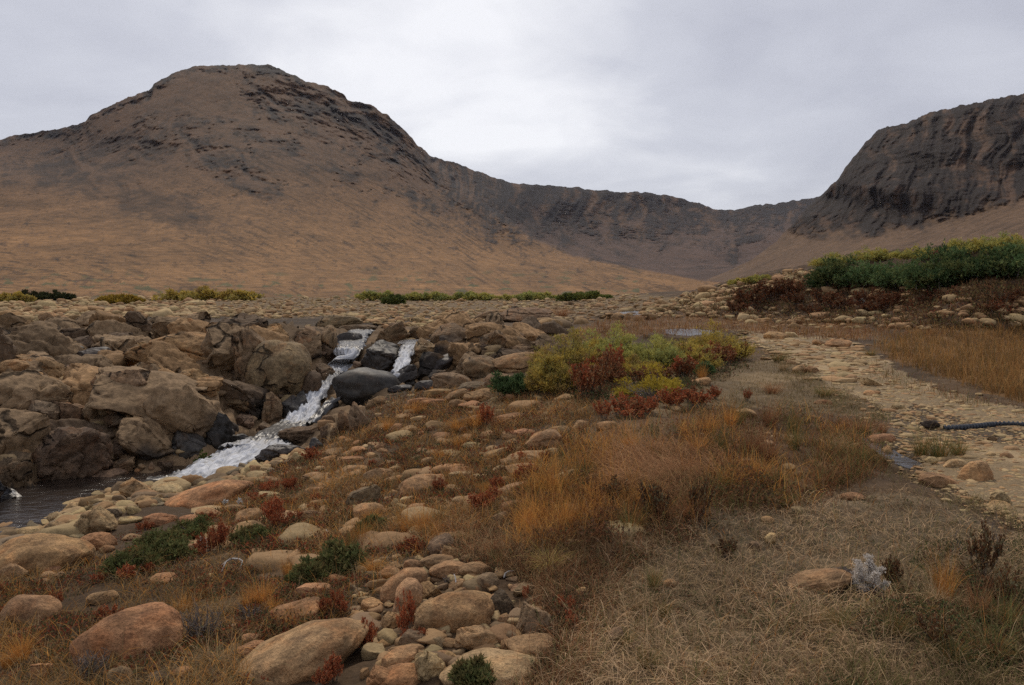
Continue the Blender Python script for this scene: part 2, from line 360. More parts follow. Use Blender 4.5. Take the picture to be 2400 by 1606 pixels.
def cells(x, y, sz, seed):
    gx, gy = np.floor(x / sz).astype(int), np.floor(y / sz).astype(int); f1 = np.full(x.shape, 9.); f2 = np.full(x.shape, 9.); cid = np.zeros(x.shape, int); cxx = np.zeros(x.shape); cyy = np.zeros(x.shape)
    for i in (-1, 0, 1):
        for j in (-1, 0, 1):
            h = _perm[_perm[(gx + i + seed) & 255] + ((gy + j) & 255)]; px_ = (gx + i + .15 + .7 * _g[h, 0] % 1.0); py_ = (gy + j + .15 + .7 * (_g[h, 1] * 3.7) % 1.0)
            d = np.hypot(px_ - x / sz, py_ - y / sz); n = d < f1; f2 = np.where(n, f1, np.minimum(f2, d)); f1 = np.where(n, d, f1); cid = np.where(n, h, cid); cxx = np.where(n, px_ * sz, cxx); cyy = np.where(n, py_ * sz, cyy)
    return f1, f2, cid, cxx, cyy
def soften(m, k=9):
    m = m.astype(float); ker = np.ones(k) / k
    m = np.apply_along_axis(lambda r: np.convolve(r, ker, 'same'), 0, m); return np.apply_along_axis(lambda r: np.convolve(r, ker, 'same'), 1, m)
BK = soften(MASK['bank'] & pip(PXG, PYG, [(-1700, 755), (1260, 745), (1340, 800), (1250, 860), (1000, 905), (880, 935), (760, 1030), (640, 1075), (430, 1095), (330, 1100), (0, 1150), (-1700, 1180)]))
bedrock_tone = np.zeros(GX.shape); 
BK *= sst(44, 25, GY) * sst(750, 790, PYG); ZG += BK * .08
for sz, am_, sd in ((1.9, .36, 3), (.72, .17, 60)):
    wx = GX + .35 * sz * wob + .2 * GY * .3; wy = (GY + .35 * sz * wob2) * .75
    f1, f2, cid, ccx, ccy = cells(wx, wy, sz, sd)
    hh = .4 * _g[cid, 2] * am_ + .45 * (_g[(cid + 91) & 255, 0] * (wx - ccx) * .5 + (_g[(cid + 37) & 255, 1] * .4 + .25) * (wy - ccy)) * (1.0 if sz > 1 else .8)
    ZG += BK * (hh - (1 - sst(0, .13, f2 - f1)) * am_ * .35); bedrock_tone += _g[(cid + 13) & 255, 2] * (.6 if sz > 1 else .4)
# carve of the stream channel (world polyline)
STREAM = [(340, 1126, -1.5, 120), (430, 1118, -1.47, 150), (510, 1088, -1.36, 165), (598, 1046, -1.14, 190), (640, 1018, -1.08, 90), (668, 998, -1.06, 90), (694, 986, -1.03, 84), (712, 965, -.93, 64), (735, 930, -.70, 50), (757, 903, -.50, 34), (775, 886, -.48, 20), (792, 868, -.46, 40), (802, 856, -.40, 70), (808, 838, -.14, 58), (814, 818, .10, 58), (822, 809, .12, 62), (826, 797, .18, 58), (835, 782, .30, 52), (860, 765, .42, 60)]
BRAID = [(868, 884, -.34, 60), (905, 884, -.30, 50), (932, 876, -.22, 40), (941, 852, -.02, 34), (951, 828, .18, 34), (960, 811, .27, 40), (968, 805, .29, 60), (975, 801, .30, 60)]
SIDE = [(40, 1166, -1.50, 40), (12, 1150, -1.42, 40), (-12, 1125, -1.15, 36), (-40, 1105, -.98, 36), (-90, 1090, -.88, 40)]
SEEP = [(728, 990, -1.02, 30), (752, 962, -.84, 26), (775, 940, -.68, 30), (800, 932, -.60, 26)]
def wpt(px, py, z): D = dz(py, z); return np.array([(px - 1200) / F * D, D, z])
for S in (STREAM, BRAID, SIDE):
    pts = [(wpt(*q[:3]), q[3] * dz(q[1], q[2]) / F * 0.5) for q in S]
    for (a, wa), (b, wb) in zip(pts[:-1], pts[1:]):
        d = b[:2] - a[:2]; l2 = (d ** 2).sum() + 1e-9
        t = np.clip(((GX - a[0]) * d[0] + (GY - a[1]) * d[1]) / l2, 0, 1)
        dist = np.hypot(GX - a[0] - t * d[0], GY - a[1] - t * d[1]); w = wa + (wb - wa) * t
        zz = a[2] + (b[2] - a[2]) * t - 0.14
        k = 1 - sst(0.9, 1.5, dist / w); ZG = np.where(k > 0, np.minimum(ZG, lerp(ZG, zz, k)), ZG)
PONDS = [([(1548, 783), (1600, 789), (1668, 786), (1700, 778), (1640, 771), (1580, 769), (1552, 774)], .39), ([(1430, 735), (1490, 741), (1520, 734), (1480, 726)], .60),
 ([(1995, 1020), (2040, 1050), (2090, 1085), (2150, 1105), (2170, 1090), (2110, 1065), (2070, 1035), (2030, 1010)], -.045)]
pondm = np.zeros(GX.shape, bool)
for pol, pz in PONDS:
    wq = np.array([wpt(x, y, pz)[:2] for x, y in pol]); c0 = wq.mean(0); jx = GX + .25 * wob; jy = GY + .35 * wob2
    m1 = pip(jx, jy, c0 + (wq - c0) * 1.45); m0 = pip(jx, jy, c0 + (wq - c0) * .9); ZG = np.where(m1, pz + .015, ZG); ZG = np.where(m0, pz - .05, ZG); pondm |= m1
pt3 = np.stack([GX, GY, ZG * 0], -1).reshape(-1, 3)
hum = fbm(pt3 * 1.1, 4).reshape(GX.shape); fine = fbm(pt3 * 7, 3).reshape(GX.shape)
fl = MASK['path'] | MASK['mud']; amp = np.where(fl, 0.012, np.where(MASK['bank'], 0.05, 0.055))
amp = np.where(MASK['lawn'], 0.035, amp); amp = np.where(MASK['hillock'], 0.22, amp)
inwater = pip(PXG, PYG, [(-1700, 1300), (-50, 1300), (60, 1232), (200, 1176), (330, 1135), (420, 1122), (330, 1108), (0, 1158), (-1700, 1190)])
amp = np.where(inwater | pondm, 0.0, amp)
ZG = ZG + amp * hum + np.where(fl, 0.006, 0.018) * fine
PYG = proj_y(ZG, GY); PYC = np.minimum.accumulate(PYG, axis=1)
def ground_z(px, D):
    i = np.clip((np.asarray(px, float) - PX[0]) / 4.0, 0, NC - 1.001); j = np.clip((np.log(D) - LD[0]) / (LD[1] - LD[0]), 0, NR - 1.001)
    a = i.astype(int); b = j.astype(int); u = i - a; v = j - b
    return (ZG[a, b] * (1 - u) + ZG[a + 1, b] * u) * (1 - v) + (ZG[a, b + 1] * (1 - u) + ZG[a + 1, b + 1] * u) * v
def hit(px, py):
    """distance at which the line of sight through photo pixel (px,py) meets the ground"""
    px = np.atleast_1d(np.asarray(px, float)); py = np.atleast_1d(np.asarray(py, float))
    col = np.clip(np.round((px - PX[0]) / 4).astype(int), 0, NC - 1); out = np.full(len(px), np.nan); order = np.argsort(col, kind='stable')
    cs = col[order]; st = np.flatnonzero(np.r_[True, np.diff(cs) > 0]); en = np.r_[st[1:], len(cs)]
    for s, e in zip(st, en):
        idx = order[s:e]; c = cs[s]; k = np.searchsorted(-PYC[c], -py[idx]); ok = (k < NR); k = np.clip(k, 1, NR - 1)
        a = PYC[c, k - 1]; b = PYC[c, k]; t = np.clip((a - py[idx]) / (a - b + 1e-9), 0, 1)
        D = np.exp(LD[k - 1] + t * (LD[1] - LD[0])); out[idx] = np.where(ok, D, np.nan)
    return out
def gpos(px, py):
    D = hit(px, py); px = np.atleast_1d(np.asarray(px, float)); return np.stack([(px - 1200) / F * D, D, ground_z(px, np.nan_to_num(D, nan=50.))], 1)

# ground colours
C = np.empty(GX.shape + (3,), np.float32); C[:] = (0.092, 0.058, 0.031)
def paint(mask, c): C[mask] = c
paint(MASK['hillock'], (0.085, 0.052, 0.030)); paint(MASK['bog'], (0.15, 0.085, 0.04)); paint(MASK['marsh'], (0.15, 0.082, 0.033))
paint(MASK['field'], (0.17, 0.115, 0.06)); paint(MASK['bank'], (0.07, 0.048, 0.030)); paint(MASK['dull'], (0.185, 0.13, 0.07))
paint(MASK['lawn'], (0.135, 0.098, 0.056)); paint(MASK['path'], (0.30, 0.215, 0.12)); paint(MASK['mud'], (0.10, 0.072, 0.046))
paint(MASK['sedge'], (0.11, 0.062, 0.028))
bt = (np.array((0.165, 0.108, 0.060)) * (1 + .5 * bedrock_tone[..., None])); C = np.where(BK[..., None] > .25, bt, C).astype(np.float32)
C[inwater] = (0.03, 0.022, 0.016)
pat = sst(-0.1, 0.5, fbm(pt3 * 0.55 + 5, 4).reshape(GX.shape)); C *= (0.75 + 0.5 * pat)[..., None]
gm = sst(0.0, 0.4, fbm(pt3 * 0.9 + 30, 4).reshape(GX.shape)) * (~(MASK['bank'] | inwater | MASK['path']))
C = C * (1 - gm[..., None] * np.array([.1, .14, .16]))
cells = MASK['path'][:-1, :-1] & MASK['path'][1:, 1:] & ~MASK['mud'][:-1, :-1]
V = np.stack([GX, GY, ZG], -1).reshape(-1, 3)
gr = mesh_obj('ground', V, [grid_faces(NC, NR)], M_GROUND, col=C.reshape(-1, 3)); tag(gr, 'brown heath ground sloping from the gravel path to the stream', 'ground', kind='structure')
fidx = grid_faces(NC, NR, cells); used, inv = np.unique(fidx, return_inverse=True)
pv = V[used].copy(); pv[:, 2] += 0.008
pth = mesh_obj('path', pv, [inv.reshape(-1, 4)], M_PATH, col=C.reshape(-1, 3)[used]); tag(pth, 'pale gravel footpath curving away at the right', 'path', kind='structure')
# wide base sheet under everything, out to the horizon
an = np.linspace(0, 2 * np.pi, 65)[:-1]; bv = [(0, 0, -3.0)] + [(5000 * math.cos(t), 5000 * math.sin(t), -3.0) for t in an]
bo = mesh_obj('ground', bv, [np.array([(0, 1 + i, 1 + (i + 1) % 64) for i in range(64)])], M_GROUND, col=np.tile((0.16, 0.10, 0.05), (65, 1))); tag(bo, 'wide valley floor under the hills', 'ground', kind='structure')

# ------------------------------------------------------------------ hills
SKY_A = np.array([(-900, 360), (-300, 345), (0, 329), (23, 320), (77, 311), (138, 302), (200, 284), (230, 260), (292, 234), (328, 218), (356, 207), (361, 197), (389, 179), (425, 166), (451, 156), (563, 151), (635, 153), (666, 166), (717, 191), (768, 202), (809, 223), (814, 235), (870, 246), (911, 272), (947, 305), (973, 333), (1009, 366), (1075, 384), (1127, 405), (1157, 415), (1200, 430), (1241, 431), (1328, 438), (1405, 446), (1446, 449), (1517, 452), (1569, 459), (1640, 476), (1676, 492), (1722, 492), (1768, 482), (1840, 474), (1914, 462), (2000, 450), (2400, 440), (3300, 430)], float)
SKY_B = np.array([(1640, 662), (1700, 638), (1760, 610), (1820, 566), (1860, 522), (1895, 482), (1922, 459), (1963, 420), (1994, 377), (2009, 359), (2029, 333), (2060, 305), (2081, 297), (2147, 282), (2168, 267), (2244, 249), (2326, 233), (2378, 222), (2400, 220), (2700, 200), (3300, 230)], float)
def hill(name, px, base, sky, ctrl, rough_f, rock_f, col_f, nrow, gslope, label, seed, back=1.35, spur=None, rgh=11):
    ctrl = np.array(ctrl, float); P = np.stack([ctrl[:, 0] / 300, ctrl[:, 1] / 90], 1); w = fit(P, np.log(ctrl[:, 2]), 0.02)
    s1 = np.interp(px, sky[:, 0], sky[:, 1]); jag = 5.0 * fbm(np.stack([px / 22, 0 * px + seed, 0 * px], 1), 5, 0.6) * rough_f(px)
    s1 = s1 + jag; t = np.linspace(0, 1, nrow); t = t + 0.0
    py = base + (s1[:, None] - base) * t[None]; pxx = np.broadcast_to(px[:, None], py.shape)
    # evaluate depth on a coarse grid, then interpolate
    cpx_ = np.append(px[::8], px[-1]) if (len(px) - 1) % 8 else px[::8]; cpy = np.linspace(100, 760, 140)
    lc = evalf(w, P, np.stack(np.meshgrid(cpx_ / 300, cpy / 90, indexing='ij'), -1).reshape(-1, 2)).reshape(len(cpx_), len(cpy))
    lx = np.stack([np.interp(px, cpx_, lc[:, j]) for j in range(len(cpy))], 1)
    lD = np.stack([np.interp(py[i], cpy, lx[i]) for i in range(len(px))])
    lD = np.maximum.accumulate(lD, axis=1); D = np.exp(lD)
    rk = rock_f(pxx, py, s1[:, None]); G = np.interp(px, gslope[:, 0], np.concatenate([[0], np.cumsum(0.5 * (gslope[1:, 1] + gslope[:-1, 1]) * np.diff(gslope[:, 0]))]))
    # G above is only piecewise linear in its knots; integrate finely instead
    sl = np.interp(px, gslope[:, 0], gslope[:, 1]); G = np.concatenate([[0], np.cumsum(0.5 * (sl[1:] + sl[:-1]) * np.diff(px))]); phi = py - G[:, None]
    q = np.stack([pxx / 95, phi / 7, 0 * py + seed], -1).reshape(-1, 3); streak = fbm(q, 4, 0.6).reshape(py.shape)
    X = (pxx - 1200) / F * D; Z = EYE + (HY - py) / F * D
    wp = np.stack([X, D * 0.5, Z], -1).reshape(-1, 3)
    lump = fbm(wp / 60 + seed, 5, 0.55).reshape(py.shape); sm = fbm(wp / 10 + seed, 3, 0.6).reshape(py.shape)
    w1 = perlin(np.stack([pxx / 90, py / 60, 0 * py + seed], -1).reshape(-1, 3)).reshape(py.shape); w2 = perlin(np.stack([pxx / 90, py / 60, 0 * py + seed + 5], -1).reshape(-1, 3)).reshape(py.shape)
    stp = sst(1000, 1200, pxx); tilt = (1 - stp) * phi + stp * py
    rid = fbm(np.stack([pxx / (50 - 22 * stp) + (1.3 - .5 * stp) * w1, tilt / (34 + 46 * stp) + 1.3 * w2, 0 * py + seed + 3], -1).reshape(-1, 3), 6, 0.62).reshape(py.shape)
    gul = np.exp(-(perlin(np.stack([(pxx + 60 * w1) / 52, (py + .35 * pxx) / 150 + .8 * w2, 0 * py + seed + 9], -1).reshape(-1, 3)).reshape(py.shape) / .13) ** 2) * stp
    rib = ridged(np.stack([(pxx + .22 * py) / 58 + .55 * w1, py / 240 + .3 * w2, 0 * py + seed + 21], -1).reshape(-1, 3), 4, .5).reshape(py.shape)
    rid = rid - .32 * gul - .35 * stp * rib
    streak = streak * (.35 + sst(-.35, .4, nz2(pxx, py, 150, seed + 40))) + .5 * fbm(np.stack([pxx / 280, phi / 42, 0 * py + seed + 50], -1).reshape(-1, 3), 3).reshape(py.shape)
    near = sst(110, 400, D)
    disp = rk * (-rgh * (rid + .35 * stp * rib) * (1 - .45 * stp) - 15 * stp * rib + 14 * (1 - .5 * stp) * lump + 5 * (1 - .55 * stp) * sm) + (1 - rk) * (1.6 * streak + 5 * lump + 1.0 * sm) * near
    if spur is not None: D = D * (1 + .2 * spur(pxx, py))
    edge = sst(0, 0.03, 1 - t)[None] * 0.6 + 0.4
    D2 = np.maximum(D + disp * edge * np.clip(D / 1000, 0.05, 1.5), 60)
    X = (pxx - 1200) / F * D2; Z = EYE + (HY - py) / F * D2
    col = col_f(pxx, py, D, rk, streak, lump, rid, sm)
    # the hill carries on behind its skyline
    nb = 14; kb = np.linspace(1, back, nb + 1)[1:]
    Xb = X[:, -1:] * kb; Yb = D2[:, -1:] * kb; Zb = Z[:, -1:] - (Z[:, -1:] - 0) * ((kb - 1) / (back - 1)) ** 1.5 * 0.55 - 2 * (kb - 1)
    V = np.stack([np.concatenate([X, Xb], 1), np.concatenate([D2, Yb], 1), np.concatenate([Z, Zb], 1)], -1)
    cc = np.concatenate([col, np.repeat(col[:, -1:], nb, 1)], 1)
    o = mesh_obj(name, V.reshape(-1, 3), [grid_faces(len(px), nrow + nb)], M_HILL, col=cc.reshape(-1, 3)); tag(o, label, 'hill', kind='structure'); return o
def ell(px, py, cx, cy, rx, ry, rot):
    a = R(rot); dx = px - cx; dy = -(py - cy); u = dx * math.cos(a) + dy * math.sin(a); v = -dx * math.sin(a) + dy * math.cos(a)
    return np.clip(1.4 - np.sqrt((u / rx) ** 2 + (v / ry) ** 2), 0, 1)
def nz2(px, py, s, seed): return fbm(np.stack([px / s, py / s, 0 * px + seed], -1).reshape(-1, 3), 4, 0.6).reshape(px.shape)
THK = np.array([(-900, 10), (0, 14), (350, 18), (600, 16), (660, 40), (720, 70), (800, 115), (900, 140), (1000, 120), (1100, 130), (1200, 120), (1300, 105), (1450, 105), (1550, 95), (1650, 70), (1760, 45), (1900, 60), (3300, 60)], float)
def cirque(px, py):
    b = np.interp(py, [300, 366, 430, 500, 560, 600, 628, 660, 720], [960, 1006, 1062, 1150, 1245, 1340, 1470, 1660, 2600]); return sst(-10, 22, px - b + 12 * nz2(px, py, 40, 17.))
def rock_A(px, py, s):
    n = nz2(px, py * 1.6, 45, 3.0); n2 = nz2(px, py * 1.8, 16, 8.0); th = np.interp(px, THK[:, 0], THK[:, 1])
    n3 = nz2(px, py * 1.4, 6, 5.0); n = n + .55 * n2 + .45 * n3; m = sst(-0.45, 0.45, 1 - (py - s) / th + 0.7 * n)
    for cx, cy, rx, ry, rot, k in ((530, 385, 130, 38, -32, 1), (600, 430, 80, 25, -36, .8), (640, 335, 110, 24, -25, .9), (260, 360, 190, 50, 15, .75), (430, 288, 130, 14, 3, .9), (630, 240, 55, 30, -35, 1), (720, 275, 120, 34, -36, .9), (330, 470, 230, 40, -18, .45), (810, 410, 50, 16, -32, .8), (160, 420, 170, 30, -5, .6), (1460, 500, 80, 22, -8, .7), (1760, 560, 40, 10, 10, .9), (1790, 510, 60, 14, 10, .8), (1720, 600, 14, 22, 0, .9), (300, 480, 60, 16, -12, .6), (440, 480, 40, 12, -15, .6)):
        m = np.maximum(m, k * sst(0.2, 0.85, ell(px, py, cx, cy, rx * 1.1, ry * 1.15, rot) + 0.5 * n))
    scat = sst(.42, .75, nz2(px, py * 2.1 + .5 * px, 34, 61.) + .4 * n3) * sst(230, 290, py) * sst(560, 430, py) * (px < 1050); m = np.maximum(m, .8 * scat)
    return np.clip(m, 0, 1)
def col_A(px, py, D, rk, st, lump, rid, sm):
    low = np.array((0.198, 0.104, 0.041)); up = np.array((0.094, 0.051, 0.027)); cirq = np.array((0.080, 0.047, 0.033)); dk = np.array((0.014, 0.0092, 0.0075)); br = np.array((0.098, 0.054, 0.030))
    k = sst(640, 330, py)[..., None]; c = low * (1 - k) + up * k; f = cirque(px, py)[..., None]; c = c * (1 - f) + cirq * f
    c = c * (1 + 0.42 * st + 0.25 * lump + 0.25 * sm)[..., None]
    # scattered dark stones and mats drawn out along the fall line
    spk = sst(0.38, 0.75, st + 0.45 * sm) * sst(0.1, 0.4, 1 - rk); c = c * (1 - 0.65 * spk)[..., None]
    spots = sst(0.45, 0.8, nz2(px, py * 2.6, 13, 21.)) * sst(330, 480, py); c = c * (1 - 0.5 * spots)[..., None]
    gr_ = sst(0.3, 0.6, nz2(px / 3.2, py * 1.1, 14, 33.)) * sst(615, 668, py) * (px < 1500); c = c * (1 - gr_[..., None]) + np.array((0.085, 0.075, 0.03)) * gr_[..., None]
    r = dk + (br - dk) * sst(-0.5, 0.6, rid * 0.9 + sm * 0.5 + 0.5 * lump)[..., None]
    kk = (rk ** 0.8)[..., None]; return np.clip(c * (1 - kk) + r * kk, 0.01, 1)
CA = []
for px, rows in ((-700, [(722, 98), (700, 108), (640, 220), (560, 420), (480, 700), (400, 1100), (345, 1600)]), (0, [(722, 98), (700, 108), (650, 200), (560, 380), (480, 600), (410, 850), (390, 1150), (330, 1600)]),
    (300, [(722, 98), (700, 108), (650, 200), (560, 400), (480, 620), (400, 850), (300, 1150), (230, 1350)]), (600, [(722, 98), (700, 108), (650, 220), (560, 450), (450, 700), (350, 950), (250, 1250), (151, 1500)]),
    (900, [(722, 98), (700, 108), (650, 260), (600, 480), (500, 850), (400, 1200), (275, 1600)]), (1100, [(722, 98), (700, 108), (660, 250), (620, 500), (560, 900), (480, 1400), (395, 2000)]),
    (1300, [(722, 98), (700, 108), (665, 250), (640, 500), (620, 900), (590, 1500), (520, 2200), (436, 2600)]), (1500, [(700, 110), (672, 260), (655, 500), (640, 1000), (600, 1800), (530, 2400), (452, 2800)]),
    (1650, [(700, 120), (670, 400), (650, 1000), (600, 1800), (540, 2500), (485, 2900)]), (1850, [(700, 130), (640, 1200), (560, 2200), (470, 3100)]), (2400, [(700, 150), (640, 1300), (560, 2400), (440, 3300)]), (3300, [(700, 150), (560, 2400), (430, 3300)])):
    CA += [(px, a, b) for a, b in rows]
GS = np.array([(-900, .05), (0, .12), (300, .25), (600, .42), (900, .62), (1100, .66), (1300, .5), (1500, .25), (1700, -.1), (1900, -.4), (3300, -.4)], float)
hill('mountain', np.arange(-900, 3301, 3.0), 722, SKY_A, CA, lambda p: np.interp(p, [0, 300, 700, 3000], [.5, 1, .7, .8]), rock_A, col_A, 300, GS, 'brown domed mountain with dark cliffs running back into a bowl shaped valley head', 4.0, spur=cirque)
def rock_B(px, py, s):
    n = nz2(px, py * 1.3, 60, 5.0); n2 = nz2(px, py, 18, 2.0); lim = np.interp(px, [1640, 1830, 1880, 1960, 2050, 2150, 2250, 2400, 3300], [560, 545, 545, 552, 548, 530, 505, 462, 430])
    return sst(-14, 16, lim - py + 22 * n + 8 * n2)
def col_B(px, py, D, rk, st, lump, rid, sm):
    sc_ = np.array((0.118, 0.070, 0.039)); dk = np.array((0.018, 0.012, 0.010)); br = np.array((0.096, 0.056, 0.035))
    c = np.ones(px.shape + (3,)) * sc_ * (1 + 0.3 * st + 0.12 * lump)[..., None]; spk = sst(0.4, 0.8, st + 0.4 * sm); c = c * (1 - 0.4 * spk)[..., None]
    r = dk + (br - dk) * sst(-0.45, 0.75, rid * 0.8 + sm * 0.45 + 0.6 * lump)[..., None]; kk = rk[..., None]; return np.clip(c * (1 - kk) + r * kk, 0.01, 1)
CB = [(1640, 700, 500), (1700, 650, 900), (1800, 640, 820), (1800, 600, 1000), (1900, 560, 1000), (1900, 500, 1120), (1922, 462, 1250), (2000, 690, 300), (2000, 600, 700), (2000, 540, 900), (2000, 450, 980), (2000, 380, 1100), (2200, 690, 240), (2200, 600, 520), (2200, 520, 780), (2200, 400, 900), (2200, 270, 1060), (2400, 690, 200), (2400, 560, 500), (2400, 470, 720), (2400, 350, 850), (2400, 222, 1000), (3300, 690, 180), (3300, 560, 400), (3300, 450, 600), (3300, 230, 900)]
GB = np.array([(1600, -.45), (1900, -.42), (2400, -.40), (3300, -.4)], float)
hill('mountain', np.arange(1640, 3301, 3.0), 706, SKY_B, CB, lambda p: np.interp(p, [1800, 1950], [.2, 1.0]), rock_B, col_B, 300, GB, 'dark steep cliff mountain rising at the right above brown scree', 9.0, rgh=7)

# ------------------------------------------------------------------ rocks
CROP = dict(A=(0, 720, 3.136), B=(400, 720, 3.136), C=(800, 700, 3.136), D=(0, 1106, 3.136), E=(450, 1106, 3.136), F=(850, 1106, 3.136), Z=(1200, 500, 1.9525), G=(1200, 1000, 1.9525), N=(0, 0, 1.0))
def nat(c, x, y, w=0, h=0): ox, oy, s = CROP[c]; return ox + x / s, oy + y / s, w / s, h / s
_ico = {}
def ico(n):
    if n not in _ico:
        bm = bmesh.new(); bmesh.ops.create_icosphere(bm, subdivisions=n, radius=1); bm.verts.ensure_lookup_table()
        v = np.array([p.co[:] for p in bm.verts], np.float32); f = np.array([[q.index for q in t.verts] for t in bm.faces], np.int32); bm.free()
        v /= np.linalg.norm(v, axis=1)[:, None]; _ico[n] = (v, f)
    return _ico[n]
def rock_shape(a, b, c, kind, seed, sub, rot=0.0):
    """half sizes: a across, b up, c in depth -> vertices, faces (metres, origin at centre)"""
    r = np.random.default_rng(seed); n, f = ico(sub); p = {'r': 2.25, 'b': 3.6, 's': 2.7, 'm': 2.35}[kind]
    v = n / (np.abs(n) ** p).sum(1)[:, None] ** (1 / p)
    so = r.uniform(0, 60, 3).astype(np.float32)
    v = v * (1 + {'r': .16, 'b': .14, 's': .14, 'm': .14}[kind] * fbm(n * 1.15 + so, 2))[:, None]
    k = {'r': 9, 'b': 17, 's': 8, 'm': 3}[kind]
    for i in range(k):
        d = r.normal(size=3); d /= np.linalg.norm(d); o = r.uniform(.48, .84) if kind == 'b' else r.uniform(.8, .95) if kind == 'm' else r.uniform(.6, .92)
        dist = v @ d - o - 0.05 * fbm(n * 2.5 + so + i, 2); s = .018 if kind == 'b' else .1 if kind == 'm' else .045
        cut = s * np.log1p(np.exp(np.clip(dist / s, -30, 30))); v = v - (cut * (.95 if kind == 'b' else .8))[:, None] * d
    if kind in 'bs':
        for i in range(4 if kind == 'b' else 2):        # open joints
            d = r.normal(size=3); d[1] *= .5; d /= np.linalg.norm(d); o = r.uniform(-.55, .6)
            g = np.abs(v @ d - o + .10 * fbm(n * 1.8 + so + 7 * i, 3)); v = v * (1 - .2 * np.exp(-(g / .03) ** 2) * sst(-.2, .3, fbm(n * 1.3 + so + 5 * i, 1) + .15))[:, None]
        dd = np.array([r.normal() * .3, r.normal() * .3, 1.0]); ph = (v @ dd) * r.uniform(5, 8) + 1.2 * fbm(n * 1.5 + so, 2)
        v = v * (1 + (.028 if kind == 'b' else .012) * np.abs(np.sin(ph)))[:, None]
    am = {'r': .034, 'b': .055, 's': .035, 'm': .014}[kind]
    v = v * (1 + am * fbm(n * 3.6 + so, 4, .6) + am * .35 * ridged(n * 7 + so, 3))[:, None]
    v = v * np.array([a, c, b]); ca, sa = math.cos(rot), math.sin(rot); x, z = v[:, 0].copy(), v[:, 2].copy()
    v[:, 0] = x * ca - z * sa; v[:, 2] = x * sa + z * ca
    return v.astype(np.float32), f
TONE = dict(t=((.40, .242, .118), 'tan'), o=((.44, .232, .112), 'orange'), c=((.46, .325, .165), 'cream'), g=((.25, .185, .115), 'grey-green'),
            b=((.275, .184, .104), 'brown'), d=((.18, .122, .076), 'dark brown'), k=((.058, .049, .042), 'black wet'))
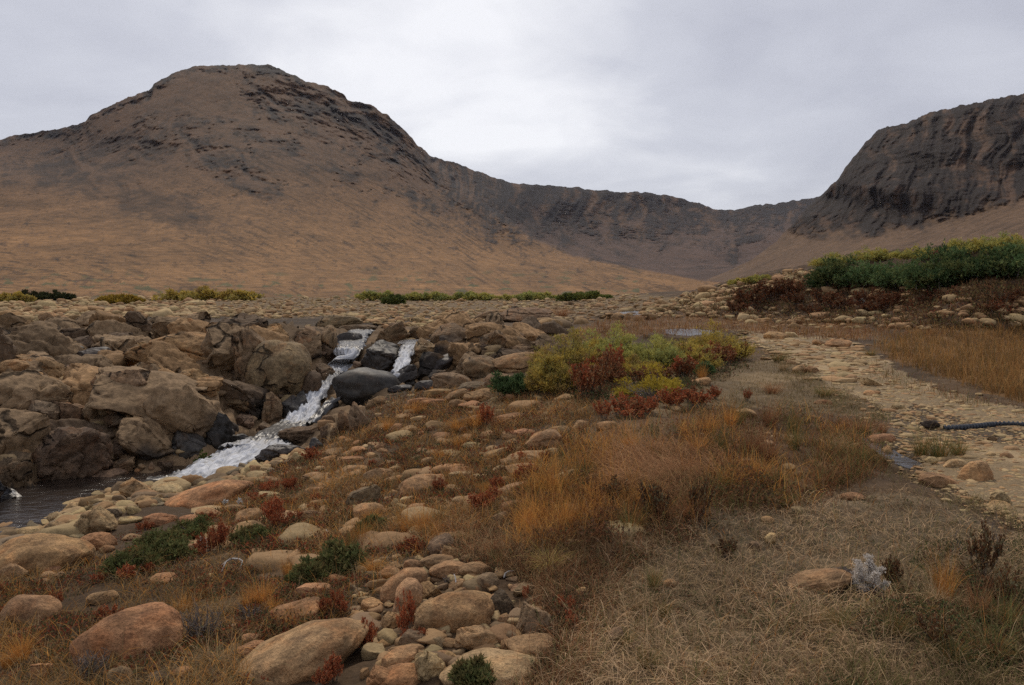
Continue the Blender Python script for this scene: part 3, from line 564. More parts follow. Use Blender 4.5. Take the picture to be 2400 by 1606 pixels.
ROCKS = """
A 480 1130 600 470 0 b d|dark brown layered block standing above the pool edge
A 95 1200 240 340 0 b d
A 300 790 260 260 -8 b g
A 540 780 250 270 0 b b
A 690 770 118 150 0 r b
A 730 692 80 42 10 r c
A 595 650 100 75 0 r c
A 610 737 60 40 0 r c
A 790 742 90 60 0 r c
A 818 682 90 42 0 r c
A 930 590 390 240 5 b b
A 1130 490 340 180 -8 b b
A 1330 330 720 270 -6 s t|broad smooth tan slab across the top of the rocky bank
A 150 295 300 140 0 s b
A 70 455 210 120 0 s t
A 350 440 430 190 -32 b t|arched tan rock sloping down to the right over a hollow
A 180 595 320 210 8 b g
A 235 682 220 80 20 s d
A 70 747 130 60 0 r c
A 30 792 90 60 0 r t
A 40 850 75 42 0 r c
A 50 962 160 90 -10 b t
A 300 205 230 140 0 b d
A 150 182 95 135 0 b d
A 60 130 200 130 0 s b
A 350 76 112 100 0 r t
A 700 265 520 120 12 s d
A 470 322 240 80 20 s k
A 690 355 260 110 10 s k
A 560 482 260 110 0 s d
A 620 572 290 120 -5 s g
A 900 392 180 120 -8 b d
A 1060 342 180 140 -10 b t
A 1430 525 310 200 0 b t
A 1520 572 140 95 0 r t
A 880 742 190 140 0 b b
A 1130 790 310 230 -15 b t
A 970 830 85 105 15 b t
A 1090 962 260 210 -20 b b
A 860 825 210 160 0 b d
A 740 912 105 85 0 r d
A 910 992 180 65 -10 b d
A 920 1062 290 120 -5 b d
A 880 1172 260 125 5 b b
A 800 1238 260 70 10 s d
A 1390 815 290 190 5 b t|pale square block top standing over the black wet face
A 1365 1000 330 230 -3 b k|black wet squared block under the pale block top
A 1215 1162 170 105 0 b d
A 1050 1175 65 55 0 b b
A 1105 1170 55 60 0 b b
A 1010 1200 45 30 0 r o
A 1000 1335 295 185 0 b c|big angular grey and tan block at the pool edge
A 1250 1350 230 110 -8 r c
A 1430 1367 120 50 -5 r c
B 130 175 185 170 -20 b t
B 350 245 220 280 -20 b t
B 270 290 95 45 -8 r t
B 380 310 85 75 0 b t
B 565 370 250 480 5 b b|tall ribbed brown rock wall beside the big rounded boulder
B 800 460 420 400 -10 m b|biggest rounded brown boulder on the left bank
B 770 195 260 150 -10 b t
B 990 270 270 270 -15 b b
B 1165 225 150 280 0 b b
B 1150 332 115 130 0 r d
B 1125 482 165 165 -15 b d
B 1040 570 150 220 -10 r d
B 955 700 140 220 10 b k
B 870 740 165 200 0 b k
B 500 695 430 210 -8 b b|overhanging brown wedge with a deep dark hollow beneath
B 740 750 180 250 -4 b b
B 540 830 170 120 0 b d
B 690 890 190 90 -10 b d
B 370 930 250 280 0 b k
B 510 960 160 95 0 b k
C 190 625 440 240 -6 m k|smooth black rounded boulder between the two falls
B 960 930 300 150 5 b d
B 830 1055 420 160 4 b k|flat dark slab below the middle fall beside the rapids
B 1190 900 110 190 8 b b
B 1275 830 115 200 8 b b
B 1370 820 140 260 5 b b
B 1140 930 100 160 10 b d
B 1075 1010 100 95 0 b k
B 1370 675 170 95 10 b b
B 1520 690 160 120 0 b b
B 1310 238 190 90 0 s k
B 1360 165 290 70 0 s d
B 1250 112 310 95 -4 s b
B 1195 700 120 130 0 b k
C 280 445 310 270 5 b k|large black wedge boulder left of the upper right fall
C 340 265 260 160 25 b b
C 640 390 230 250 0 b b|pointed brown boulder right of the upper right fall
C 800 282 265 190 0 r b
C 1110 310 240 200 10 b b
C 1060 362 140 115 0 b d
C 1290 300 180 125 -10 b b
C 1255 370 150 65 15 b d
C 1160 370 85 70 0 b d
C 730 482 290 135 25 r k
C 960 425 250 155 -10 r b
C 1030 505 340 190 5 r b
C 630 632 165 85 0 r k
C 470 560 210 140 35 b k
C 480 612 150 70 0 r k
C 440 662 190 65 0 s k
C 810 612 270 130 -8 s b
C 990 640 230 75 8 s g
C 1350 390 280 120 5 s b
C 1330 480 430 160 5 s t|wide tan slab left of the yellow shrub mound
C 1170 430 160 65 -10 s b
C 1210 605 260 120 -4 s b
C 710 695 190 70 0 s t
C 850 712 180 85 10 s t
C 1010 712 190 110 0 s t
C 580 762 210 75 5 s o
C 700 765 120 60 0 s o
C 870 772 150 65 0 r t
C 570 882 115 42 0 r c
C 1245 100 150 55 32 s d
C 1340 130 360 120 5 s b
C 1080 132 180 85 5 s b
C 570 158 150 68 0 b c
C 470 262 115 62 -8 r c
C 500 305 90 32 0 r c
C 390 200 140 60 5 b b
C 400 950 105 70 10 r o
C 280 1088 110 52 10 b t
C 300 1115 85 32 0 r t
C 130 1110 160 45 0 s o
C 220 1150 100 42 -5 s t
C 30 1155 70 42 0 r t
C 80 1188 180 65 0 s o
C 70 1258 130 65 0 r t
C 290 1290 230 115 5 r t
C 400 1248 110 42 0 r c
C 380 1325 175 38 12 s t
C 520 1310 85 36 5 s o
C 590 1370 330 145 5 m t|broad domed tan stone on the heath slope
C 630 1190 95 65 0 r t
C 970 1080 155 55 -4 s c
C 1150 1130 260 80 18 s t
C 1490 1050 250 170 12 s t
C 1380 1180 380 110 8 s t
C 880 1285 175 38 5 s c
C 1060 1305 235 36 0 s c
C 1165 1250 115 48 0 r c
C 160 1450 310 200 0 b b|brown peaked slab leaning among the heath stones
C 480 1480 105 65 0 b c
C 670 1490 100 72 0 r t
C 400 1500 110 90 -30 b c
C 890 1490 160 85 8 s t
C 1260 1000 160 65 -4 s t
C 1240 872 210 55 5 s t
C 1330 990 210 70 5 s o
C 1160 822 200 20 0 s c
D 740 228 210 85 0 b c
D 880 240 95 52 0 r c
D 540 265 160 95 0 r c
D 440 272 150 50 0 r g
D 240 355 230 75 5 s g
D 415 340 125 100 0 r c
D 505 330 90 80 0 r c
D 680 365 310 230 0 b c|big cream triangular stone by the pool shore
D 250 450 225 105 0 r c
D 440 430 220 120 -4 r c
D 570 482 130 45 0 r c
D 90 502 150 65 10 r c
D 30 538 110 50 0 r c
D 1060 205 150 70 10 r t
D 1130 215 140 75 0 b g
D 980 282 110 62 0 r c
D 870 292 110 60 0 r c
D 960 352 160 52 0 s c
D 830 310 95 72 -15 b d
D 260 630 720 300 4 m t|huge cracked tan slab sloping to the water at the left
D 90 740 240 140 -10 s t
D 725 522 270 135 -5 r o
N 486 1166 196 56 13 m o|long smooth orange slab below the white rapids
D 1180 352 240 95 5 s o
D 1400 345 170 60 0 r o
D 580 650 160 52 5 r o
D 370 720 135 60 5 r o
D 360 762 110 55 0 r t
D 450 762 110 55 0 r t
D 330 812 140 52 0 r o
D 220 1030 430 230 -8 m t|tan rounded boulder nearest the left picture edge
D 950 1240 740 440 12 m o|big egg shaped orange boulder in the left foreground
D 300 1460 250 165 18 b o
D 880 1510 180 140 0 r b
D 1150 1530 170 100 10 r d
D 1320 1470 140 75 12 r o
D 1210 802 240 75 5 b o
D 1510 765 110 26 10 s c
D 750 930 210 80 5 s t
D 970 482 160 52 4 r t
D 1340 532 270 46 0 s t
D 790 570 110 52 0 r o
E 560 182 270 65 0 s c
E 300 272 180 65 5 r t
E 130 312 210 75 -10 r t
E 410 322 210 100 12 r t
E 420 430 320 135 0 r t
E 870 312 240 85 0 s t
E 910 452 190 85 5 b c
E 1280 275 180 95 0 r c
E 900 32 190 52 0 s t
E 950 220 180 38 0 s t
E 900 132 150 62 5 r t
E 870 885 300 160 5 r o|rusty orange boulder with a dark hollow under it
E 1060 790 180 55 -4 r o
E 760 1050 440 150 12 s o
E 300 1148 102 85 0 r b
E 430 1230 190 100 5 b o
E 390 1312 310 90 10 b o
E 760 1350 1080 330 25 m t|very long tilted tan slab in the foreground grass
F 200 1100 175 195 0 b t|upright triangular tan stone behind the red shrub
F 670 1050 590 310 8 m t|largest oval tan boulder in the foreground stone pile
F 820 1240 400 200 -4 b t
F 1255 1070 340 320 28 b b|brown angular boulder at the right end of the stone pile
F 1030 985 185 185 -15 b d
F 310 850 400 220 32 m t
F 330 930 200 270 -14 m t
F 500 870 190 140 0 b t
F 590 530 220 180 10 r b
F 660 600 200 140 -5 b t
F 560 662 270 105 0 r t
F 640 712 300 115 5 r t
F 820 722 250 115 5 r t
F 925 812 170 135 5 r b
F 370 692 140 80 0 r t
F 190 752 220 95 5 r t
F 70 982 160 105 0 r t
F 700 842 135 105 0 r t
F 800 867 155 75 0 r t
F 795 812 65 52 0 r t
F 550 792 110 40 0 r b
F 770 628 90 42 5 r t
F 1045 1085 115 75 5 r t
F 985 1140 45 42 20 r t
F 1030 1160 65 65 0 r b
F 1050 1275 95 80 20 r t
F 950 1320 125 80 0 r t
F 960 1132 65 28 0 r b
F 550 1260 115 95 0 r b
F 370 1240 250 130 0 r b
F 170 1262 160 65 0 r t
F 650 1370 115 105 0 r t
F 800 1360 155 75 0 r c
F 700 1392 65 72 0 r c
F 590 1342 110 65 0 r t
F 280 1375 290 165 5 r t
F 480 1405 340 260 0 b c|peaked cream stone at the bottom of the pile
F 960 1475 760 210 2 m c|long pale rounded slab along the bottom picture edge
F 1245 1292 420 140 6 s t
F 150 1500 340 140 0 b o
F 310 1512 370 160 4 r o
F 10 1482 80 85 0 r t
F 1170 842 160 75 4 b b
F 430 92 330 150 4 s t
F 1090 132 260 90 18 s t
F 750 212 210 85 5 s t
F 520 208 92 55 0 r t
F 280 262 140 105 -15 b c
F 60 282 260 120 -5 r t
F 340 192 120 52 0 b c
F 1020 332 130 95 0 r b
F 1520 532 135 62 0 s t
G 1185 515 74 58 8 b c|pale cube like stone alone in the dry lawn
G 1105 545 62 44 0 r b
G 1320 385 78 36 -18 b c
G 1165 427 62 32 0 r t
G 1385 718 330 86 6 s t|long arched tan stone beside the silver shrub
G 1780 708 122 92 0 b c
G 2115 210 142 105 0 r t|round tan boulder at the edge of the gravel
G 1920 156 52 38 0 r c
G 1942 125 48 38 0 r c
G 1720 108 64 54 15 b t
G 1690 52 122 32 6 r o
G 2230 330 112 72 0 b c
G 2235 370 160 58 0 b c|flat based cream stone under a second stone near the right edge
G 1965 252 180 60 -8 s t
G 325 772 84 64 0 r t
G 60 742 140 62 5 b b
G 280 537 104 36 5 r b
G 1300 1140 132 54 0 b t
G 720 717 62 42 0 r t
G 480 957 76 72 0 r b
G 490 292 95 52 0 r b
G 1560 322 116 38 0 r o
G 2025 172 110 46 5 r c
G 1990 152 52 30 0 r c
G 2262 135 64 28 8 r t
G 2195 58 54 28 0 b b
G 100 1005 200 75 0 s t
G 60 1100 170 80 -8 r c
Z 1640 772 122 52 -6 b c
Z 1380 717 62 42 0 b t
Z 1320 712 72 42 8 r t
Z 1420 866 84 22 0 s o
Z 1645 822 84 32 0 r o
Z 1765 887 72 27 0 s c
Z 860 772 106 36 8 r t
Z 1085 446 54 38 0 r c
Z 1395 462 62 32 0 r t
Z 1500 600 124 44 -4 r t
Z 1200 562 112 42 0 r t
Z 1280 557 62 34 0 r c
Z 790 607 66 28 0 r t
Z 1400 592 74 32 0 b t
Z 235 996 72 52 0 r t
Z 135 1040 150 90 12 s t
Z 320 968 90 40 0 r t
Z 440 972 104 40 0 r t
Z 1110 770 0 0 0 r t
"""
ANON = []      # things still waiting for a label: (object, words, cx, cy, category)
OBST = []      # rock footprints: x, y, half width, half depth
LAND = []      # landmarks for the label maker: (phrase, px, py)
def size_word(w): return 'tiny' if w < 24 else 'small' if w < 45 else 'middling' if w < 80 else 'large'
def add_rock(px, py, w, h, rot, kind, tone, label=None, group=None):
    D = float(hit(px, py + 0.36 * h)[0])
    if not np.isfinite(D): D = 100.0
    s = D / F; gk = 1.1 if (py < 1010 and px < 1260) or tone in 'kd' else 1.03; a = w / 2 * s * gk; b = h / 2 * s * gk; bank = tone in 'kdg' or (py < 1000 and px < 1250)
    b2 = b * (1.12 if bank else 1.18); c = min(max(0.75 * a, 1.0 * b2), 2.4 * b2)
    c *= 0.95; sub = 6 if w > 150 else 5 if w > 52 else 4 if w > 22 else 3
    seed = int(px * 7 + py * 13); v, f = rock_shape(a, b2, c, kind, seed, sub, R(rot))
    d2 = D + c * 0.45; X = (px - 1200) / F * d2; Z = EYE + (HY - py) / F * d2 - (b2 - b) * 0.9 - (.16 * b if (560 < px < 1330 and 880 < py < 1290) else 0)
    wet = tone == 'k'; m = max(a, b)
    o = mesh_obj('boulder' if m > .42 else 'stone', v, [f], M_WET if wet else M_JOINT if (py < 1110 and px < 1350 and max(a, b) > .4 and not (px > 560 and py > 905 + (1000 - px) * .25)) else M_ROCK); o.location = (X, d2, Z)
    r = np.random.default_rng(seed + 5); cc = np.array(TONE[tone][0]) * r.uniform(.84, 1.12) * (1 + r.uniform(-.035, .035, 3)) * (.88 if bank else 1.0); o.color = (*cc, 1)
    cat = 'boulder' if m > .42 else 'stone'; OBST.append((X, d2, a * .92, c * .9)); o['category'] = cat
    grp = 'rocks of the stream bank' if bank else 'stones at the pool shore' if (py < 1270 and px < 440) else 'foreground stones' if py > 1280 else 'stones on the heath'
    o['group'] = grp
    if label: o['label'] = label; LAND.append(('the ' + label, px, py))
    else: ANON.append((o, [size_word(w), TONE[tone][1], {'r': 'rounded', 'b': 'angular', 's': 'flat', 'm': 'smooth'}[kind]], px, py, cat))
    return o
for ln in ROCKS.strip().split('\n'):
    lab = None
    if '|' in ln: ln, lab = ln.split('|')
    q = ln.split(); x, y, w, h = nat(q[0], *map(float, q[1:5]))
    if w > 0: add_rock(x, y, w, h, float(q[5]), q[6], q[7], lab)

# ------------------------------------------------------------------ loose cobbles and gravel (nobody could count them)
_lib = [rock_shape(1, .8, 1, k, 900 + i, 3) for i, k in enumerate('rrbrbsrb')]; _lib2 = [rock_shape(1, .75, 1, k, 950 + i, 2) for i, k in enumerate('rbrbsb')]
def scatter_rocks(name, label, pts, sizes, cols, lib, mat, bury=.25, flat=1.0, cat='cobbles'):
    Vs, Fs, Cs, o = [], [], [], 0
    k = rng.integers(0, len(lib), len(pts)); yaw = rng.uniform(0, 6.28, len(pts)); asp = rng.uniform(.65, 1.35, (len(pts), 3)); asp[:, 2] *= .72 * flat
    for i in range(len(lib)):
        s = np.flatnonzero(k == i)
        if not len(s): continue
        v, f = lib[i]; v = v[None] * (asp[s] * sizes[s, None])[:, None, :]
        c, sn = np.cos(yaw[s])[:, None], np.sin(yaw[s])[:, None]; x = v[..., 0] * c - v[..., 1] * sn; y = v[..., 0] * sn + v[..., 1] * c
        V = np.stack([x, y, v[..., 2]], -1) + pts[s, None, :]; V[..., 2] += (sizes[s] * .72 * flat * (1 - 2 * bury))[:, None] * .5
        n = v.shape[1]; Vs.append(V.reshape(-1, 3)); Fs.append((f[None] + (np.arange(len(s)) * n)[:, None, None]).reshape(-1, 3) + o); o += len(s) * n
        Cs.append(np.repeat(cols[s], n, 0))
    ob = mesh_obj(name, np.concatenate(Vs), [np.concatenate(Fs)], mat, col=np.concatenate(Cs)); tag(ob, label, cat, kind='stuff'); return ob
def tones(n, keys, lo=.75, hi=1.15):
    lo, hi = lo * .8, hi * .8
    t = np.array([TONE[k][0] for k in keys]); return t[rng.integers(0, len(t), n)] * rng.uniform(lo, hi, (n, 1)) * rng.uniform(.97, 1.03, (n, 3))
def free(P, grow=1.0):
    ok = np.ones(len(P), bool); ob = np.array(OBST)
    for s in range(0, len(P), 20000):
        q = P[s:s + 20000]; ok[s:s + 20000] = ~((((q[:, None, 0] - ob[None, :, 0]) / (ob[None, :, 2] * grow)) ** 2 + ((q[:, None, 1] - ob[None, :, 1]) / (ob[None, :, 3] * grow)) ** 2) < 1).any(1)
    return ok
def samp(poly, n, jitter=10):
    poly = np.array(poly, float); lo, hi = poly.min(0), poly.max(0); px = rng.uniform(lo[0], hi[0], n * 4); py = rng.uniform(lo[1], hi[1], n * 4)
    ok = pip(px + rng.normal(0, jitter, n * 4), py + rng.normal(0, jitter * .5, n * 4), poly); px, py = px[ok][:n], py[ok][:n]; P = gpos(px, py); g = np.isfinite(P).all(1); return P[g], px[g], py[g]
# far boulder field: sizes grow towards the stream
P, px, py = samp([(-1700, 703), (300, 700), (900, 694), (1500, 690), (1560, 700), (1400, 722), (1260, 735), (1050, 768), (900, 770), (760, 742), (600, 748), (300, 745), (120, 760), (-1700, 765)], 7600, 3)
sz = (rng.lognormal(0, .42, len(P)) * np.interp(py, [695, 720, 760], [.20, .17, .125])) * np.where(px < 500, 1.25, .85)
scatter_rocks('cobble_field', 'wide field of tan and cream cobbles between the rocky bank and the slope', P, np.clip(sz, .05, .7), tones(len(P), 'ttccct', .85, 1.3), _lib2, M_COBBLE, .2)
P, px, py = samp([(1200, 745), (1260, 712), (1420, 700), (1560, 705), (1530, 735), (1400, 755), (1300, 765)], 420, 4)
scatter_rocks('cobble_field', 'tan cobbles on the bare rock plateau at the valley mouth', P, np.clip(rng.lognormal(0, .5, len(P)) * .16, .05, .6), tones(len(P), 'ttbcb', .72, 1.05), _lib2, M_COBBLE, .35)
# the fractured bedrock of the bank: one connected outcrop of jointed blocks
WETP = []
for S_ in (STREAM, BRAID, SEEP):
    pts_ = np.array([wpt(*q[:3]) for q in S_])
    for a_, b_ in zip(pts_[:-1], pts_[1:]): WETP += [a_ + (b_ - a_) * t_ for t_ in (0, .33, .67)]
def bedrock():
    P, px, py = samp([(-1000, 772), (0, 765), (300, 765), (700, 765), (770, 800), (745, 850), (690, 960), (600, 985), (420, 1060), (330, 1090), (0, 1140), (-1000, 1160)], 900, 5)
    Q, qx, qy = samp([(960, 790), (1080, 770), (1300, 775), (1330, 830), (1140, 870), (1010, 890), (900, 905), (780, 1000), (740, 985), (850, 900), (990, 870)], 260, 4)
    P = np.concatenate([P, Q]); px = np.concatenate([px, qx]); py = np.concatenate([py, qy]); r = np.random.default_rng(77); keep = []
    rad = r.uniform(.36, .92, len(P)) * np.where(r.uniform(0, 1, len(P)) < .1, 1.15, 1.0) * np.where(px > 760, .7, 1)
    WP_ = np.array(WETP); WX = WP_[:, 0] / WP_[:, 1] * F + 1200; WY = HY + (EYE - WP_[:, 2]) * F / WP_[:, 1]
    for i in np.argsort(-rad):
        rp = rad[i] * F / P[i, 1]; dy_ = py[i] - WY
        if ((np.abs(px[i] - WX) < 1.05 * rp + 8) & (dy_ > -4) & (dy_ < .85 * rp)).any(): continue
        if np.hypot(WP_[:, 0] - P[i, 0], WP_[:, 1] - P[i, 1]).min() < .45 + .75 * rad[i]: continue
        if py[i] + .75 * rp > np.interp(px[i], [-1000, 0, 330, 430, 520], [1185, 1162, 1108, 1090, 1062]) and px[i] < 700: continue
        if all(math.hypot(P[i, 0] - P[j, 0], .8 * (P[i, 1] - P[j, 1])) > .56 * (rad[i] + rad[j]) for j in keep): keep.append(i)
    Vs, Fs, Cs, o = [], [], [], 0
    for i in keep:
        v, f = rock_shape(rad[i] * r.uniform(.9, 1.35), rad[i] * r.uniform(.65, 1.0), rad[i] * r.uniform(.75, 1.05), 'b', 2000 + i, 5 if rad[i] > .5 else 4, r.normal(-.22, .16)); a = r.normal(.35, .35); x = v[:, 0] * math.cos(a) - v[:, 1] * math.sin(a); y = v[:, 0] * math.sin(a) + v[:, 1] * math.cos(a)
        V = np.stack([x, y, v[:, 2]], 1) + P[i] + np.array([0, .15, .08 * rad[i]]); t = np.array(TONE['tbbtdb'[r.integers(0, 6)]][0]) * r.uniform(.6, .98)
        dn = np.full(len(V), 9.); wz = np.full(len(V), -9.)
        for q in WETP: dd = np.hypot(V[:, 0] - q[0], V[:, 1] - q[1]); wz = np.where(dd < dn, q[2], wz); dn = np.minimum(dn, dd)
        up_ = V[:, 2] - wz - .25 * fbm(V * 2.2, 3); wet = sst(.55, .15, up_) * sst(1.5, .8, dn); wet = np.maximum(wet, sst(.35, .12, V[:, 2] + 1.5 - .12 * fbm(V * 2.5, 2)))
        cc = np.tile(t, (len(V), 1)); cc = cc * (1 - wet[:, None]) + np.array((.05, .042, .036)) * wet[:, None]
        Vs.append(V); Fs.append(f + o); o += len(V); Cs.append(cc)
    ob = mesh_obj('bedrock', np.concatenate(Vs), [np.concatenate(Fs)], M_BEDROCK, col=np.concatenate(Cs)); tag(ob, 'fractured brown bedrock outcrop forming both banks of the stream', 'bedrock', kind='structure')
bedrock()
# rubble among the bank blocks
P, px, py = samp([(-400, 760), (300, 760), (740, 760), (1050, 760), (1300, 790), (1120, 850), (960, 890), (860, 930), (740, 1030), (600, 990), (420, 1070), (0, 1110), (-400, 1150)], 380, 6)
dS = np.min([np.hypot(px - q[0], (py - q[1])) for q in STREAM + BRAID], axis=0); k = dS > 34; P, px, py = P[k], px[k], py[k]
scatter_rocks('rubble', 'small broken rubble wedged between the blocks of the rocky bank', P, np.clip(rng.lognormal(0, .5, len(P)) * .12, .04, .26), tones(len(P), 'btbdbc', .7, 1.05), [_lib[3], _lib[5], _lib[7], _lib[2]], M_COBBLE, .35)
# heath slope stones
P, px, py = samp([(560, 1120), (700, 1060), (800, 1010), (960, 900), (1120, 880), (1330, 930), (1420, 980), (1260, 1080), (1180, 1220), (1010, 1290), (760, 1330), (560, 1320), (420, 1220), (480, 1170)], 330, 8)
k = free(P, .95); P, py = P[k], py[k]
scatter_rocks('heath_stones', 'half buried tan and orange stones scattered through the heath slope', P, np.clip(rng.lognormal(0, .5, len(P)) * .10, .03, .3), tones(len(P), 'tttotc', .75, 1.1), _lib, M_COBBLE, .62, .8)
P, px, py = samp([(0, 1240), (60, 1200), (200, 1165), (330, 1140), (470, 1135), (560, 1105), (640, 1070), (720, 1060), (640, 1110), (520, 1165), (330, 1190), (230, 1225), (150, 1260), (0, 1300)], 700, 5)
k = free(P, .9); P = P[k]
scatter_rocks('pool_pebbles', 'cream pebbles packed between the stones of the pool shore', P, np.clip(rng.lognormal(0, .5, len(P)) * .085, .025, .26), tones(len(P), 'cctbtg', .8, 1.1), _lib, M_COBBLE, .3)
P, px, py = samp([(820, 1330), (1000, 1290), (1180, 1330), (1260, 1420), (1260, 1500), (1150, 1560), (900, 1570), (820, 1500)], 330, 5)
k = free(P, .9); P = P[k]
scatter_rocks('pile_pebbles', 'small tan pebbles filling the gaps of the foreground stone pile', P, np.clip(rng.lognormal(0, .45, len(P)) * .035, .015, .08), tones(len(P), 'tbtc', .7, 1.05), _lib, M_COBBLE, .3)
P, px, py = samp(POLY['sedge'], 34, 5); P = P[free(P, 1.0)]
scatter_rocks('heath_stones', 'tan stones showing through the amber sedge', P, np.clip(rng.lognormal(0, .4, len(P)) * .065, .03, .13), tones(len(P), 'tttoc', .8, 1.1), _lib, M_COBBLE, .3, .9)
# hillock stones
for poly, n, s0 in (([(1500, 740), (1560, 705), (1640, 680), (1800, 645), (1920, 632), (1900, 660), (1740, 690), (1680, 745)], 800, .15), ([(1690, 700), (1950, 660), (2280, 680), (2280, 750), (1750, 755)], 200, .17), ([(2250, 770), (2320, 720), (2420, 690), (2700, 690), (2700, 750), (2400, 760)], 200, .16), ([(1700, 742), (2000, 745), (2250, 770), (2150, 775), (1720, 765)], 110, .14)):
    P, px, py = samp(poly, n, 5); scatter_rocks('hillock_stones', 'tan stones spilling down the flank of the shrub covered hillock', P, np.clip(rng.lognormal(0, .45, len(P)) * s0, .05, .6), tones(len(P), 'tctct', .85, 1.2), _lib2, M_COBBLE, .3)
# path stones and gravel
P, px, py = samp([(1720, 775), (1990, 805), (2080, 855), (2050, 880), (1960, 900), (1880, 860), (1800, 830), (1720, 800)], 800, 16)
scatter_rocks('path_stones', 'flat pale stones strewn over the stony stretch of the path', P, np.clip(rng.lognormal(0, .5, len(P)) * .065, .02, .24), tones(len(P), 'ctct', .85, 1.1), _lib, M_COBBLE, .35, .6)
gp, gx, gy = samp([(1920, 890), (2050, 880), (2250, 940), (2420, 975), (3400, 1040), (3400, 1240), (2400, 1240), (2250, 1165), (2120, 1090), (2080, 1000), (2000, 930)], 19000, 26)
D_ = gp[:, 1]; scatter_rocks('gravel', 'loose pale gravel over the footpath and its edges', gp, np.clip(rng.lognormal(0, .55, len(gp)) * .0025 * D_ * .75, .006, .09), tones(len(gp), 'ctcct', .85, 1.25), _lib2, M_COBBLE, .35, .7, 'gravel')

# ------------------------------------------------------------------ water
def flat_water(name, label, poly, z, mat=M_WATER):
    poly = np.array(poly, float); n = len(poly); pts = np.array([wpt(x, y, z) for x, y in poly]); c = pts.mean(0)
    V = np.concatenate([[c], pts]); ob = mesh_obj(name, V, [np.array([(0, 1 + i, 1 + (i + 1) % n) for i in range(n)])], mat, smooth=True); tag(ob, label, 'water', kind='structure'); return ob
flat_water('pool', 'dark rippled pool at the foot of the rocky bank', [(-1700, 1400), (-200, 1340), (80, 1300), (260, 1180), (380, 1142), (460, 1122), (440, 1092), (330, 1092), (200, 1108), (0, 1130), (-1700, 1130)], -1.5)
flat_water('pool', 'small shallow pond in the bog behind the yellow shrubs', [(1548, 783), (1600, 789), (1668, 786), (1700, 778), (1640, 771), (1580, 769), (1552, 774)], dz(0, 0) * 0 + .39)
flat_water('pool', 'thin stretch of open water in the far stony flat', [(1430, 735), (1490, 741), (1520, 734), (1480, 726)], .60)
flat_water('pool', 'narrow glint of upper stream behind the bank blocks', [(1085, 792), (1130, 790), (1120, 784), (1098, 785)], .36)
flat_water('pool', 'upper stream pool above the right fall', [(930, 806), (985, 806), (1010, 798), (1000, 794), (940, 797)], .29)
flat_water('puddle', 'thin wet seep across the muddy gravel beside the path', [(1995, 1020), (2040, 1050), (2090, 1085), (2150, 1105), (2170, 1090), (2110, 1065), (2070, 1035), (2030, 1010)], -.045)
def water_strip(name, label, S, foams, nv=26, seed=0, amp=.05):
    P = np.array([wpt(*q[:3]) for q in S]); W = np.array([q[3] * dz(q[1], q[2]) / F * .5 for q in S]); fo = np.array(foams, float)
    L = np.concatenate([[0], np.cumsum(np.linalg.norm(np.diff(P, axis=0), axis=1))]); n = max(20, int(L[-1] / .035)); u = np.linspace(0, L[-1], n)
    C_ = np.stack([np.interp(u, L, P[:, k]) for k in range(3)], 1)
    ker = np.ones(7) / 7
    for k in range(3): C_[3:-3, k] = np.convolve(C_[:, k], ker, 'valid')
    w = np.interp(u, L, W) * (1 + .35 * fbm(np.stack([u * 2.2, 0 * u, 0 * u + seed], 1), 3)); f = np.interp(u, L, fo); t = np.gradient(C_, axis=0); t[:, 2] = 0; t /= np.linalg.norm(t, axis=1)[:, None] + 1e-9; side = np.stack([-t[:, 1], t[:, 0], 0 * t[:, 0]], 1)
    
    s = np.linspace(-1, 1, nv); V = C_[:, None] + side[:, None] * (s[None, :, None] * w[:, None, None]); uu = np.repeat(u[:, None], nv, 1); ss = s[None] * w[:, None]
    q = np.stack([uu * 3.0, ss * 11, 0 * uu + seed], -1).reshape(-1, 3); nA = fbm(q, 4, .6).reshape(uu.shape); q2 = np.stack([uu * 8, ss * 16, 0 * uu + seed + 4], -1).reshape(-1, 3); nB = ridged(q2, 3).reshape(uu.shape)
    V[..., 2] += amp * (f[:, None] * (nA * 1.3 + .2 * nB) + .15 * nA) - .03 * s[None] ** 4 * w[:, None] - .05 * s[None] ** 6
    V[..., 1] -= amp * .3 * f[:, None] * nB
    fa = f[:, None] - .22 * s[None] ** 4 + 0 * uu
    ob = mesh_obj(name, V.reshape(-1, 3), [grid_faces(n, nv)], M_FOAM, uv=np.stack([uu, ss], -1).reshape(-1, 2), extra={'foam': fa.reshape(-1)})
    tag(ob, label, 'waterfall', kind='structure'); return ob
water_strip('stream', 'white stream tumbling over rock steps down to the dark pool', STREAM, [.2, .85, .92, .85, .35, .02, .85, .95, .92, .8, .15, .8, .98, .95, .8, .2, .05, .2, .2], 30, 1, .065)
water_strip('waterfall', 'right hand branch of white water falling past the black wedge boulder', BRAID, [.6, .8, .9, .88, .82, .66, .2, .05], 26, 5, .05)
water_strip('waterfall', 'small white fall entering the pool at the left picture edge', SIDE, [.3, .7, .7, .5, .2], 22, 9, .05)
water_strip('waterfall', 'thin side braid of white water over dark rock beside the middle fall', SEEP, [.6, .5, .52, .3], 20, 12, .05)

